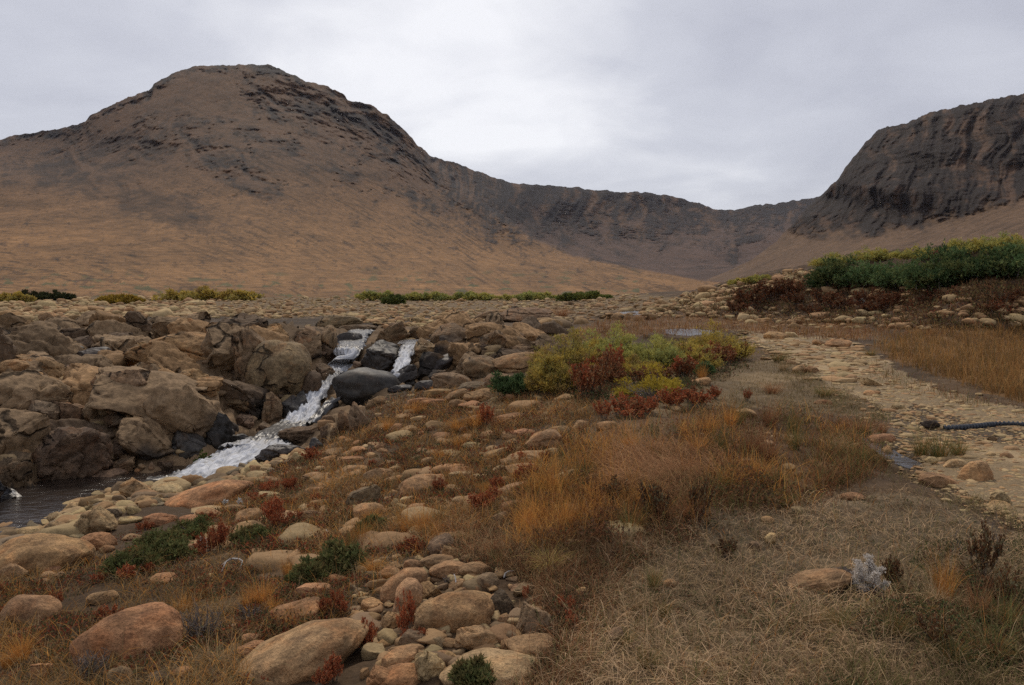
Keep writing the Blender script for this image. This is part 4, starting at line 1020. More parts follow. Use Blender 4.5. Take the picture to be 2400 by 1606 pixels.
# ------------------------------------------------------------------ grass
def blades(root, h, az, lean, w, c0, c1, seg=3, bend=.62):
    n = len(root); t = np.linspace(0, 1, seg + 1); V = np.empty((n, seg * 2 + 1, 3), np.float32); Cc = np.empty((n, seg * 2 + 1, 3), np.float32)
    wa = az + rng.uniform(.9, 2.2, n); wx, wy = np.cos(wa), np.sin(wa)
    for i, ti in enumerate(t):
        th = lean * (.35 + ti) * bend; ho = h * ti * np.sin(th); ve = h * ti * np.cos(th)
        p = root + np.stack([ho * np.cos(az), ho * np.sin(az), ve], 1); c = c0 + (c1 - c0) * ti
        if i < seg:
            ww = w * .5 * (1 - .75 * ti); d = np.stack([wx * ww, wy * ww, 0 * ww], 1)
            V[:, 2 * i] = p - d; V[:, 2 * i + 1] = p + d; Cc[:, 2 * i] = c; Cc[:, 2 * i + 1] = c
        else: V[:, 2 * i] = p; Cc[:, 2 * i] = c
    k = seg * 2 + 1; b = (np.arange(n) * k)[:, None]
    Q = np.concatenate([b + np.array([[2 * i, 2 * i + 1, 2 * i + 3, 2 * i + 2]]) for i in range(seg - 1)], 0) if seg > 1 else np.zeros((0, 4), int)
    T = b + np.array([[2 * seg - 2, 2 * seg - 1, 2 * seg]]); return V.reshape(-1, 3), Q, T, Cc.reshape(-1, 3)
def blend_cols(n, pal, var=.16):
    pal = np.array(pal, float); return pal[rng.integers(0, len(pal), n)] * rng.uniform(1 - var, 1 + var, (n, 1)) * 1.55
STRAW = [(.38, .26, .145), (.31, .21, .118), (.43, .30, .18), (.25, .165, .095), (.19, .128, .073), (.17, .135, .06), (.12, .078, .047)]
AMBER = [(.46, .22, .05), (.38, .17, .045), (.30, .14, .045), (.48, .26, .075), (.22, .10, .035)]
RUSSET = [(.22, .10, .045), (.17, .072, .034), (.26, .13, .06), (.12, .056, .03), (.28, .16, .08)]
OLIVE = [(.10, .10, .035), (.13, .115, .045), (.16, .12, .05), (.08, .085, .03)]
MARSH = [(.27, .145, .05), (.22, .115, .042), (.30, .17, .065), (.17, .095, .04), (.14, .10, .04)]
DULL = [(.24, .165, .085), (.19, .125, .065), (.15, .105, .05), (.13, .11, .05), (.27, .19, .10)]
GV, GQ, GT, GC = [], [], [], []; _go = 0
def add_grass(poly, n, h, lean, w, pal, hv=.45, jitter=18, clump=0.0, cs=1.2, grow=.82, dirn=None, seg=3):
    global _go
    P, px, py = samp(poly, n, jitter); k = free(P, grow); P, px, py = P[k], px[k], py[k]
    if clump > 0:
        c = fbm(np.stack([P[:, 0] * cs, P[:, 1] * cs, 0 * px + n % 97], 1), 3); k = c + rng.normal(0, .18, len(c)) > clump - .5; P = P[k]
    m = len(P); hh = h * rng.lognormal(0, hv, m); hh = np.minimum(hh, h * 2.2); az = rng.uniform(0, 6.283, m) if dirn is None else rng.normal(dirn, .8, m)
    le = np.clip(rng.normal(lean, .35, m), .05, 2.2); P = P.copy(); P[:, 2] -= .01
    wd = w * rng.uniform(.7, 1.3, m) * np.clip(P[:, 1] / 6, .8, 4); tone = fbm(np.stack([P[:, 0] * 1.1, P[:, 1] * .8, 0 * P[:, 0] + 61], 1), 4)[:, None]
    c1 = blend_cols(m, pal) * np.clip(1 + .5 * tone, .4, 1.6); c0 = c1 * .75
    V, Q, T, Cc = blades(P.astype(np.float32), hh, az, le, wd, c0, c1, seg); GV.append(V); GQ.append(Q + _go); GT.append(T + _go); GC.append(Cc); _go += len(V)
LAWN = [(1180, 1640), (1250, 1540), (1300, 1430), (1390, 1330), (1480, 1260), (1700, 1205), (1900, 1175), (2080, 1145), (2200, 1165), (2300, 1225), (2420, 1245), (3900, 1245), (3900, 1900), (1180, 1900)]
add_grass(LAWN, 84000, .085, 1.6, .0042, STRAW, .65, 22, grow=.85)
add_grass(LAWN, 11000, .17, 1.9, .004, STRAW[:4], .4, 22, .55, 1.1, grow=.85)
add_grass(LAWN, 14500, .12, .9, .004, OLIVE + STRAW[:2], .4, 20, .55, 1.6, .9)
add_grass(LAWN, 6000, .10, 1.0, .0036, RUSSET[:3] + AMBER[1:3], .45, 20, .5, 1.3)
add_grass([(1900, 1606), (2050, 1450), (2150, 1280), (2420, 1250), (3400, 1250), (3400, 1900), (1900, 1900)], 21000, .15, .9, .0034, OLIVE + [(.09, .06, .03), (.16, .11, .055)], .4, 30, .45)
add_grass([(1150, 1900), (1220, 1500), (1350, 1300), (1480, 1240), (1600, 1225), (1480, 1330), (1400, 1480), (1350, 1640), (1300, 1900)], 9000, .10, 1.0, .003, RUSSET + STRAW[3:], .4, 25)
add_grass(POLY['sedge'], 12000, .15, 1.1, .0042, RUSSET + RUSSET + MARSH + STRAW[3:5], .5, 34, .62, 1.5)
add_grass(POLY['sedge'], 7500, .21, .8, .0042, AMBER + RUSSET[:2], .4, 34, .75, 1.6)
add_grass([(1170, 1260), (1230, 1110), (1400, 1015), (1480, 1090), (1430, 1180), (1380, 1300), (1260, 1320)], 5000, .2, .8, .0042, AMBER, .4, 24, .5, 1.5)
add_grass(POLY['sedge'], 4500, .22, 1.0, .0042, OLIVE, .35, 10, .5)
add_grass([(1440, 1080), (1560, 1060), (1700, 1080), (1720, 1130), (1620, 1190), (1450, 1170)], 6500, .3, 1.7, .004, [(.30, .17, .085), (.24, .13, .065), (.2, .105, .055)], .3, 12, dirn=2.6)
add_grass(POLY['dull'], 13000, .09, 1.2, .003, DULL, .4, 14, .25)
add_grass([(1080, 900), (1330, 890), (1420, 960), (1330, 1050), (1200, 1200), (1000, 1300), (760, 1320), (480, 1250), (540, 1150), (760, 1050), (930, 930)], 60000, .12, 1.15, .0036, MARSH + DULL + RUSSET[:2] + AMBER[:2], .5, 16, .3, 1.3)
add_grass([(0, 1330), (300, 1300), (560, 1300), (760, 1320), (1000, 1290), (880, 1400), (800, 1450), (560, 1606), (540, 1900), (-1100, 1900), (-1100, 1330)], 62000, .13, 1.15, .0038, MARSH + DULL + AMBER[:2] + [(.10, .08, .06)], .4, 22, .3, 1.6)
add_grass([(960, 1240), (1250, 1180), (1400, 1280), (1300, 1420), (1180, 1340), (1000, 1290)], 9000, .12, 1.0, .003, RUSSET + DULL, .4, 15)
add_grass([(2045, 810), (2150, 782), (2400, 768), (3900, 762), (3900, 1020), (2420, 948), (2280, 908), (2105, 850)], 52000, .27, .6, .0042, MARSH, .3, 10)
add_grass([(1330, 800), (1400, 755), (1500, 738), (1720, 746), (2000, 756), (2300, 775), (2060, 800), (1980, 800), (1720, 778), (1500, 792)], 9000, .2, .7, .004, MARSH + RUSSET, .3, 6, .2)
add_grass([(1560, 735), (1640, 690), (1820, 650), (2000, 640), (2420, 640), (2900, 640), (2900, 765), (2300, 778), (2000, 760), (1750, 752)], 12000, .25, .8, .004, RUSSET + OLIVE + DULL[:2], .35, 6, .2)
add_grass([(1930, 1010), (2030, 985), (2060, 1040), (2080, 1100), (1990, 1140), (1900, 1150)], 3500, .16, .9, .0036, OLIVE + RUSSET, .3, 15)
add_grass([(2010, 1080), (2400, 1180), (2800, 1200), (2800, 900), (2400, 960), (2050, 900), (1850, 850)], 2200, .07, 1.1, .003, DULL, .4, 30, .75)
add_grass([(2030, 850), (2120, 885), (2300, 945), (2440, 965), (2700, 985), (2700, 1000), (2400, 975), (2230, 940), (2060, 890)], 4500, .13, .9, .0034, OLIVE + RUSSET + DULL[:2], .4, 16, .3)
add_grass([(1700, 790), (1800, 815), (1880, 860), (1940, 910), (2040, 950), (2090, 990), (2050, 1000), (1900, 925), (1820, 850)], 4500, .10, 1.0, .0034, OLIVE + DULL, .4, 18, .35, 2.0)
add_grass([(2000, 1000), (2120, 1060), (2180, 1130), (2300, 1170), (2420, 1220), (2420, 1250), (2200, 1180), (2050, 1100)], 2500, .09, 1.1, .0034, DULL + OLIVE, .4, 18, .35, 2.0)
g = mesh_obj('grass', np.concatenate(GV), [np.concatenate(GQ), np.concatenate(GT)], M_GRASS, col=np.concatenate(GC), smooth=False); tag(g, 'dry straw, amber and russet grass covering the heath and lawn', 'grass', kind='stuff')

# ------------------------------------------------------------------ tussocks, shrubs
def leaflets(pos, nrm, ln, wd, col):
    """diamond leaves: base at pos, pointing along nrm"""
    n = len(pos); nrm = nrm / (np.linalg.norm(nrm, axis=1)[:, None] + 1e-9); t = np.cross(nrm, rng.normal(size=(n, 3))); t /= np.linalg.norm(t, axis=1)[:, None] + 1e-9
    ln = np.broadcast_to(ln, (n,))[:, None]; wd = np.broadcast_to(wd, (n,))[:, None]
    V = np.stack([pos, pos + nrm * ln * .5 + t * wd * .5, pos + nrm * ln, pos + nrm * ln * .5 - t * wd * .5], 1).reshape(-1, 3); Fq = np.arange(n * 4).reshape(n, 4); return V, Fq, np.repeat(col, 4, 0)
def tussock_mesh(n, h, r, lean, pal, w=.005):
    rr = r * np.sqrt(rng.uniform(0, 1, n)); a = rng.uniform(0, 6.283, n); root = np.stack([rr * np.cos(a), rr * np.sin(a), 0 * a - .02], 1)
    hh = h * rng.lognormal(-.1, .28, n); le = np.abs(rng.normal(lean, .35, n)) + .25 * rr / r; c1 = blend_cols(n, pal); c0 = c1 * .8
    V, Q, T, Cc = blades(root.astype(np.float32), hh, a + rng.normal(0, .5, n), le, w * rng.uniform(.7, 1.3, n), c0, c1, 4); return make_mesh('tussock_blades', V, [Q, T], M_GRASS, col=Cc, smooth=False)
def carpet(name, label, specs):
    Vs, Fs, Cs, o = [], [], [], 0
    for poly, n, h, ln, pal, cl, cs in specs:
        P, px, py = samp(poly, n, 12); k = free(P, .9); P = P[k]
        c = fbm(np.stack([P[:, 0] * cs, P[:, 1] * cs, 0 * P[:, 0] + n % 83], 1), 3); k = c + rng.normal(0, .15, len(c)) > cl; P, c = P[k], c[k]; m = len(P)
        P = np.repeat(P, 4, 0) + rng.normal(0, ln * .9, (m * 4, 3)); hh = h * np.repeat(np.clip(.4 + c - cl, .15, 1.3), 4) * rng.uniform(0, 1, m * 4); P[:, 2] = ground_z(P[:, 0] / P[:, 1] * F + 1200, P[:, 1]) + hh
        pal = np.array(pal); ti = rng.integers(0, len(pal), m); col = np.repeat(pal[ti], 4, 0) * rng.uniform(.75, 1.25, (m * 4, 1)); N_ = rng.normal(0, .7, (m * 4, 3)); N_[:, 2] += .6
        V, Q, C2 = leaflets(P, N_, ln * rng.uniform(.7, 1.4, m * 4), ln * .45, col); Vs.append(V); Fs.append(Q + o); Cs.append(C2); o += len(V)
    ob = mesh_obj(name, np.concatenate(Vs), [np.concatenate(Fs)], M_LEAF, col=np.concatenate(Cs), smooth=False); tag(ob, label, 'ground cover', kind='stuff')
HB = [(.13, .075, .045), (.10, .065, .04), (.16, .10, .05), (.09, .085, .04), (.19, .085, .045)]; HR = [(.26, .07, .035), (.20, .06, .035), (.30, .11, .05), (.14, .07, .04)]; HG = [(.075, .095, .04), (.10, .11, .045), (.06, .075, .035)]
carpet('heath_carpet', 'low brown, red and green heath plants covering hillock and slope', [
 ([(1560, 742), (1640, 690), (1820, 655), (1930, 640), (2420, 640), (2900, 640), (2900, 765), (2300, 775), (2000, 760), (1750, 752)], 9000, .4, .13, HB + [(.17, .13, .055), (.20, .12, .055)], -.12, .5),
 ([(1700, 735), (1720, 680), (1900, 655), (2250, 680), (2240, 745)], 2200, .5, .12, [(.17, .05, .03), (.13, .045, .03), (.2, .08, .04), (.1, .06, .04)], .15, .45), ([(1640, 715), (1800, 655), (1950, 640), (2000, 660), (1850, 690)], 1800, .3, .12, HG + HB, .1, .6), ([(2250, 735), (2450, 690), (2800, 690), (2800, 740)], 1800, .4, .12, HR, .1, .5),
 ([(1240, 930), (1300, 885), (1760, 850), (1700, 890), (1500, 950)], 3500, .12, .05, HB + HG, -.1, 1.2),
 ([(600, 1120), (760, 1040), (960, 910), (1200, 900), (1380, 1000), (1220, 1200), (1010, 1290), (560, 1310), (480, 1200)], 17000, .09, .036, HB + HR[:2] + HG[:1], .02, 1.1),
 ([(0, 1330), (300, 1220), (560, 1290), (1000, 1290), (850, 1420), (600, 1606), (0, 1606)], 13000, .09, .024, HB + HR[:2] + HG[:1], .1, 1.2),
 ([(1040, 1290), (1250, 1200), (1480, 1250), (1700, 1215), (1600, 1290), (1420, 1350), (1330, 1500), (1250, 1700), (1180, 1700), (1300, 1450)], 8000, .07, .018, HB, .05, 1.5),
 (LAWN, 22000, .05, .016, HB + HG, .16, 1.3), (POLY['sedge'], 9000, .16, .028, HB + RUSSET[:2] + HR[3:], .0, 1.3), ([(1900, 1700), (2050, 1450), (2180, 1280), (2420, 1230), (2700, 1300), (2700, 1700)], 9000, .10, .02, HB + HG, .05, 1.4)])
TM = {}
for key, pal, lean in (('amber', AMBER, .55), ('russet', RUSSET, .7), ('olive', OLIVE + AMBER[2:3], .65), ('straw', DULL + STRAW[:3], .8), ('yellow', [(.36, .27, .08), (.30, .24, .07), (.36, .23, .10)], .95)):
    TM[key] = [tussock_mesh(260, .34, .085, lean, pal, .0042) for _ in range(3)]
def tussock(px, py, w, h, key):
    """grass tuft whose base sits at (px, py+h/2)"""
    p = gpos(px, py + h * .42)[0]
    if not np.isfinite(p).all(): return
    s = p[1] / F; hs = h * s / .36; ws = w * s / .42; o = bpy.data.objects.new('grass_tussock', TM[key][rng.integers(0, 3)]); link(o)
    o.location = p; o.scale = (ws, ws, hs); o.rotation_euler = (0, 0, rng.uniform(0, 6.28)); o['category'] = 'grass'; o['group'] = 'grass tussocks on the heath'
    b = rng.uniform(.8, 1.15); o.color = (b, b, b, 1)
    ANON.append((o, ['small' if h < 45 else 'tall' if h > 85 else 'middling', {'amber': 'amber', 'russet': 'russet brown', 'olive': 'olive green', 'straw': 'straw coloured', 'yellow': 'pale yellow'}[key], 'grass'], px, py, 'tussock'))
TUS = """E 1250 450 220 240 amber;E 1330 330 200 170 amber;E 1190 500 160 200 olive;E 520 880 240 270 amber;E 420 940 160 180 amber;E 780 1090 240 130 amber;E 700 700 130 150 amber;E 130 1340 240 160 straw;E 90 880 120 90 amber;E 860 1430 170 150 straw;E 1330 690 200 120 amber;E 600 980 150 170 amber;E 250 980 180 150 straw;E 1450 760 120 90 amber
F 440 360 200 250 amber;F 540 430 150 220 amber;F 560 310 160 180 olive;F 320 370 170 210 amber;F 1390 330 190 240 amber;F 1430 210 170 240 amber;F 1510 340 140 260 amber;F 1280 350 170 200 amber;F 1400 620 210 120 yellow;F 1520 880 90 170 straw;F 1220 220 150 130 amber;F 1130 500 160 110 russet;F 960 560 170 120 russet;F 1010 640 150 130 olive;F 900 110 150 90 amber;F 1200 500 130 100 olive;F 760 480 170 120 olive
D 150 1290 280 210 amber;D 60 1370 200 160 amber;D 140 880 180 90 amber;D 1350 960 190 160 amber;D 560 1500 190 160 straw;D 1500 1490 160 160 straw;D 280 1150 140 110 straw;D 640 1480 160 150 straw;D 380 1330 120 130 olive
G 1980 690 160 260 amber;G 1930 760 120 180 straw;G 650 690 110 120 olive;G 580 790 130 140 straw;G 700 830 100 90 olive;G 540 420 150 170 olive;G 170 600 150 110 yellow;G 100 390 160 190 amber;G 250 400 150 220 amber;G 200 250 180 170 amber;G 330 200 170 150 olive;G 60 420 130 180 amber;G 540 60 120 120 amber;G 850 80 140 150 amber;G 950 60 130 160 olive;G 1100 60 160 180 russet;G 1180 90 140 170 russet;G 1290 40 110 150 olive;G 800 190 180 130 russet;G 1000 230 180 150 amber;G 1120 200 170 150 amber;G 1200 230 150 130 olive;G 920 250 160 120 olive;G 460 170 180 140 russet;G 1250 330 120 90 olive;G 1590 130 130 110 olive;G 1870 80 140 130 olive;G 1960 90 180 140 olive;G 2040 90 130 100 olive;G 1480 80 130 90 straw;G 700 380 150 120 russet;G 820 370 150 130 russet;G 600 330 160 130 amber;G 520 960 110 90 olive;G 620 1060 160 110 olive;G 1380 860 150 110 straw;G 1500 870 160 120 olive;G 1750 900 170 130 olive;G 2130 800 170 220 russet;G 2250 850 170 200 olive;G 2200 1000 200 180 olive;G 2000 1020 200 150 olive
Z 1240 695 66 56 straw;Z 1600 972 150 70 russet;Z 870 730 70 90 amber;Z 1190 800 120 60 russet;Z 1430 815 130 50 olive;Z 1220 655 110 50 olive;Z 1500 960 110 80 russet;Z 1690 975 90 70 russet;Z 1640 635 80 40 olive;Z 230 450 110 60 russet;Z 1000 930 100 130 amber;Z 1180 920 120 130 russet;Z 900 960 130 130 amber;Z 1040 910 100 120 olive;Z 800 990 110 110 amber;Z 1290 950 100 110 olive
C 540 800 180 130 amber;C 340 920 140 110 amber;C 1000 880 220 160 amber;C 860 920 200 120 amber;C 860 1060 150 110 amber;C 730 1140 140 90 amber;C 1060 1400 120 110 amber;C 480 1100 120 80 olive;C 1130 900 160 110 russet;C 740 1320 90 60 olive"""
for t in TUS.replace('\n', ';').split(';'):
    c, x, y, w, h, key = t.split(); tussock(*nat(c, float(x), float(y), float(w), float(h)), key)

def red_shrub_mesh(ns, seed):
    r = np.random.default_rng(seed); tubes = []; P, N_ = [], []
    for i in range(ns):
        a = r.uniform(0, 6.283); sp = r.uniform(.1, .75); L = r.uniform(.7, 1.15); d = np.array([math.cos(a) * sp, math.sin(a) * sp, 1.0]); d /= np.linalg.norm(d); b0 = np.array([math.cos(a), math.sin(a), 0]) * r.uniform(0, .25)
        pts = [b0 + d * L * t + np.array([0, 0, -.12 * sp]) * t * t + r.normal(0, .02, 3) for t in np.linspace(0, 1, 4)]; tubes.append(tube(pts, [.014, .011, .008, .004], 4))
        for k in range(46):
            t = .3 + .7 * r.uniform() ** .8; q = b0 + d * L * t + np.array([0, 0, -.12 * sp]) * t * t; P.append(q + r.normal(0, .035, 3)); N_.append(d * .5 + r.normal(0, .6, 3))
    P = np.array(P); col = np.array([(.34, .09, .038), (.27, .07, .033), (.40, .135, .055), (.21, .065, .033), (.36, .17, .085)])[r.integers(0, 5, len(P))] * r.uniform(.8, 1.2, (len(P), 1))
    V, Q, Cc = leaflets(P, np.array(N_), .125 * r.uniform(.7, 1.2, len(P)), .075, col); tv, tf = merge(tubes)
    return make_mesh('red_leaves', V, [Q], M_LEAF, col=Cc, smooth=False), make_mesh('shrub_stems', tv, [tf], M_BARK)
RM = [red_shrub_mesh(n, 40 + n) for n in (14, 18, 22, 26)]
def red_shrub(px, py, w, h, tint=(1, 1, 1)):
    p = gpos(px, py + h * .4)[0]
    if not np.isfinite(p).all(): return
    s = p[1] / F; lv, st = RM[rng.integers(0, 4)]; e = empty('heath_shrub', p); hs = h * s / 1.05; ws = w * s / 1.35; e.scale = (ws, ws, hs * 1.1); e.rotation_euler = (0, 0, rng.uniform(0, 6.28))
    a = bpy.data.objects.new('leaves', lv); link(a, e); b = bpy.data.objects.new('stems', st); link(b, e); k = rng.uniform(.85, 1.25); a.color = (k * tint[0], k * tint[1], k * tint[2], 1)
    e['category'] = 'shrub'; e['group'] = 'red leaved heath shrubs'; ANON.append((e, ['tiny' if w < 28 else 'small' if w < 48 else 'bushy', 'brick red' if tint[1] == 1 else 'brown red', 'leaved'], px, py, 'shrub'))
REDS = """E 110 540 150 150;E 200 500 150 170;E 600 330 160 200;E 650 390 150 160;E 560 300 120 120;E 760 350 120 100;E 540 480 75 100;E 720 100 130 90;E 540 120 100 60;E 500 190 140 55;E 1200 1240 170 230;E 1290 1230 130 180;E 1040 1470 150 170;E 960 1530 150 120;E 1060 960 140 130;E 970 1010 120 110;E 100 350 140 75;E 1150 290 110 55;E 30 480 100 55;E 730 235 90 60;E 890 270 130 45;E 1100 1010 110 90;E 60 590 130 90
F 340 1060 140 260;F 300 1130 120 180;F 1490 1020 140 170;F 1540 1120 110 150;F 980 1510 130 110;F 560 130 100 115;F 1000 100 110 70;F 870 240 170 140;F 1150 45 110 80;F 1260 20 110 80;F 970 180 120 100;F 40 1200 120 130;F 340 1220 130 110;F 440 1210 120 100;F 370 560 180 110;F 1200 910 60 120;F 640 410 130 70;F 280 580 120 80
D 730 1330 90 110;D 790 1350 100 90;D 410 950 110 115;D 800 1060 200 95;D 960 600 140 80;D 1420 480 140 65;D 30 880 80 110;D 1060 410 120 60;D 20 1060 70 90;D 1090 720 120 90;D 930 760 150 100;D 720 790 110 70;D 1440 600 120 80
C 1060 880 130 150;C 1310 1200 140 100;C 1350 1290 160 110;C 1510 1170 120 70;C 1150 1380 130 120;C 720 1400 110 95;C 1240 1120 75 65;C 1240 990 70 60;C 1060 1500 180 110;C 230 1215 50 50
B 1040 1100 170 85;B 870 1310 120 95;B 650 1400 170 60;B 1470 1160 45 45;B 1060 1400 90 50;B 740 1330 120 80
Z 350 780 130 150;Z 390 720 100 120;Z 470 690 100 130;Z 950 650 170 85;Z 780 715 120 80;Z 480 890 150 90;Z 600 890 150 80;Z 560 920 140 60;Z 740 860 150 80;Z 850 860 140 70;Z 1075 840 45 45;Z 160 805 80 45;Z 420 910 100 80;Z 930 830 70 50
N 1352 890 60 60;N 1375 905 70 70;N 1400 895 60 75;N 1430 872 55 70;N 1410 862 50 60;N 1445 890 60 45;N 1500 884 70 36;N 1555 880 60 36;N 1600 868 70 44;N 1640 850 80 50;N 1700 840 70 40;N 1735 828 50 40;N 1480 960 60 40;N 1620 930 60 36
Z 1080 400 150 80;Z 1180 370 150 90;Z 1270 360 130 80;Z 1290 400 110 60;Z 1430 400 130 80;Z 1520 420 120 70;Z 1620 400 140 80;Z 1730 410 130 70;Z 1660 440 120 50;Z 2250 400 150 55;Z 2180 440 110 50;Z 2330 375 100 40;Z 1030 440 110 60;Z 1380 450 110 50"""
for t in REDS.replace('\n', ';').split(';'):
    c, x, y, w, h = t.split(); red_shrub(*nat(c, float(x), float(y), float(w), float(h)), tint=(.7, .95, 1.0) if c == 'N' else (1, 1, 1) if c != 'Z' or float(y) > 500 else (.45, .62, .7))
for t in ((2300, 1310, 80, 110), (2340, 1390, 90, 90), (2200, 1490, 80, 70), (1530, 1190, 90, 80), (1640, 1180, 70, 80), (1440, 1160, 70, 60), (2090, 1350, 50, 60), (1700, 1290, 60, 40)): red_shrub(*t, tint=(.5, .9, 1.0))

def mound_shrub(name, px, py, w, h, pal, spray, nsp, per, label, cat, depth=.8, nl=14, seed=0, up=.4, stems=True, topcol=None, width=.22, lobe=1.0):
    """low shrub: leaf sprays over irregular lobes carried on branches; base at the lower edge of the picture box"""
    r = np.random.default_rng(seed); p = gpos(px, py + h * .45)[0]
    if not np.isfinite(p).all(): return None
    s = p[1] / F; a = w / 2 * s; H = h * s; dp = a * depth; e = empty(name, p + np.array([0, dp * .5, 0])); lob = []
    nb = max(8, int(nl * 2.2)); q = np.sqrt(r.uniform(.02, 1, nb)); az = r.uniform(0, 6.283, nb); st0 = r.uniform(.15, .75, nb)[:, None]
    tip = np.stack([a * q * np.cos(az), dp * q * np.sin(az), H * (1 - .6 * q ** 2.2) * r.uniform(.4, 1.25, nb) * (1 + .25 * np.sin(az * 3 + seed))], 1)
    bs = tip * st0 * np.array([1, 1, 0]) + r.normal(0, .08, (nb, 3)) * np.array([a, dp, 0]); nl = nb
    k = r.integers(0, nb, nsp); t = r.uniform(.12, 1.05, nsp) ** .75; tt_ = t[:, None]
    pos = bs[k] + (tip[k] - bs[k]) * np.stack([t, t, 1 - (1 - np.minimum(t, 1)) ** 1.7], 1); d = (tip[k] - bs[k]) / (np.linalg.norm(tip[k] - bs[k], axis=1)[:, None] + 1e-6)
    sprd = min(.16 * min(a, dp + .01), H * .28) * lobe; pos = pos + r.normal(0, 1, (nsp, 3)) * np.array([1, 1, .55]) * sprd * (1.15 - .5 * tt_)
    d = d * .7 + r.normal(0, .5, (nsp, 3)); d[:, 2] += .15
    pos[:, 2] = np.maximum(pos[:, 2], .01 + .02 * r.uniform(0, 1, nsp)); P = np.repeat(pos, per, 0); Nn = np.repeat(d, per, 0) + r.normal(0, .55, (nsp * per, 3)); Nn[:, 2] += up
    pal = np.array(pal); lc = pal[r.integers(0, len(pal), nl)][k] * .5 + pal[r.integers(0, len(pal), nsp)] * .5
    if topcol is not None: tt = np.clip((pos[:, 2] / H - .45) / .3 + r.normal(0, .3, nsp), 0, 1)[:, None]; lc = lc * (1 - tt) + np.array(topcol) * tt
    Cc = np.repeat(lc * r.uniform(.75, 1.25, (nsp, 1)), per, 0) * r.uniform(.85, 1.15, (nsp * per, 1)); sp = spray * r.uniform(.6, 1.3, nsp * per)
    V, Q, C2 = leaflets(P, Nn, sp, sp * width, Cc); mesh_obj('foliage', V, [Q], M_LEAF, parent=e, col=C2, smooth=False)
    if stems:
        tb = []
        for b0, tp in zip(bs, tip):
            q_ = [b0 + (tp - b0) * np.array([u_, u_, 1 - (1 - u_) ** 1.7]) + r.normal(0, .02, 3) * H for u_ in (0, .3, .65, 1.0)]; q_[0][2] = -.03
            tb.append(tube(q_, [.016 * H + .004, .012 * H + .003, .007 * H + .002, .0015], 5))
        v, f = merge(tb); mesh_obj('branches', v, [f], M_BARK, parent=e)
    if label: tag(e, label, cat); LAND.append(('the ' + label, px, py))
    return e
LAR = [(.52, .40, .09), (.42, .34, .10), (.57, .42, .09), (.31, .28, .09), (.46, .32, .08), (.30, .20, .09)]; JUN = [(.085, .135, .055), (.06, .10, .042), (.13, .175, .07), (.07, .105, .042)]
LARG = [(.36, .36, .12), (.46, .42, .12), (.27, .30, .11), (.50, .42, .11)]
for i, (x, y, w, h, pal, lab) in enumerate(((1335, 848, 150, 110, LAR, 'yellow larch scrub at the left end of the shrub mound'), (1440, 828, 170, 90, LARG, 'greenish yellow larch scrub in the middle of the mound'), (1530, 836, 150, 85, LARG, 'green tinged larch scrub right of the mound centre'), (1620, 842, 120, 60, LAR, 'low yellow larch scrub near the right of the mound'), (1690, 812, 140, 75, LAR, 'domed yellow larch scrub at the right end of the mound'), (1290, 885, 100, 90, LAR, 'drooping yellow larch twigs low on the left of the mound'), (1490, 862, 110, 34, LAR, 'flat golden larch sprig along the front of the mound'))):
    mound_shrub('larch_shrub', x, y + 6, w * 1.25, h * .82, pal, .07, 4600, 5, lab, 'shrub', .9, 40, 60 + i, .25, width=.16, lobe=.8)
mound_shrub('larch_shrub', 1540, 912, 180, 62, [(.44, .33, .05), (.36, .27, .045)], .05, 1700, 5, 'small bright yellow larch bush over bare grey twigs', 'shrub', .8, 12, 75, .2, width=.16, topcol=(.46, .34, .05))
mound_shrub('juniper', 1205, 908, 110, 50, JUN, .07, 1300, 5, 'low dark juniper at the foot of the tan slabs', 'shrub', .7, 10, 80)
mound_shrub('juniper', 1640, 868, 70, 30, JUN, .07, 600, 5, 'tiny dark juniper patch under the larch mound', 'shrub', .7, 7, 81)
for i, (x, y, w, h, lab) in enumerate(((1985, 632, 130, 62, 'leftmost dark juniper bush on the hillock crest'), (2070, 630, 150, 74, 'dark juniper bush left of centre on the hillock'), (2150, 636, 140, 72, 'broad dark juniper bush in the middle of the hillock'), (2235, 625, 160, 84, 'tall dark juniper bush right of centre on the hillock'), (2330, 608, 150, 78, 'dark juniper bush near the right edge of the hillock'), (2430, 605, 160, 88, 'dark juniper bush cut by the right picture edge'), (2540, 605, 160, 90, 'dark juniper bush beyond the right picture edge'))):
    mound_shrub('juniper', x, y + 18, w * 1.2, h * (.66 + .2 * math.sin(i * 2.3 + 1)), [tuple(np.array(c_) * (.75 + .22 * (i * 3 % 4))) for c_ in JUN] + [(.20, .20, .07)], .17, 4200, 5, lab, 'shrub', .9, 40, 90 + i, .12, width=.25, lobe=1.0)
for i, (x, y, w, h, lab) in enumerate(((1965, 606, 100, 34, 'yellow green larch scrub at the left of the hillock crest'), (2060, 594, 110, 30, 'yellow green larch fringe above the dark junipers'), (2175, 588, 120, 30, 'low yellow larch fringe on the hillock skyline'), (2300, 572, 110, 44, 'loose yellow green larch standing on the hillock skyline'), (2390, 566, 110, 40, 'yellow green larch at the right end of the hillock skyline'), (2500, 560, 140, 44, 'yellow green larch beyond the right picture edge'), (1780, 648, 60, 16, 'faint yellow green larch tuft low on the hillock ridge'), (1730, 656, 40, 12, 'smallest yellow larch tuft on the hillock ridge'))):
    mound_shrub('larch_shrub', x, y + 8, w * 1.2, h * .72, LARG + LAR[:2], .14, 1700, 5, lab, 'shrub', .7, 18, 110 + i, .3, width=.2)
mound_shrub('heath_bush', 2235, 590, 80, 20, [(.24, .10, .07), (.19, .10, .07)], .14, 600, 5, 'reddish brown bush between the larches on the skyline', 'shrub', .7, 8, 130)
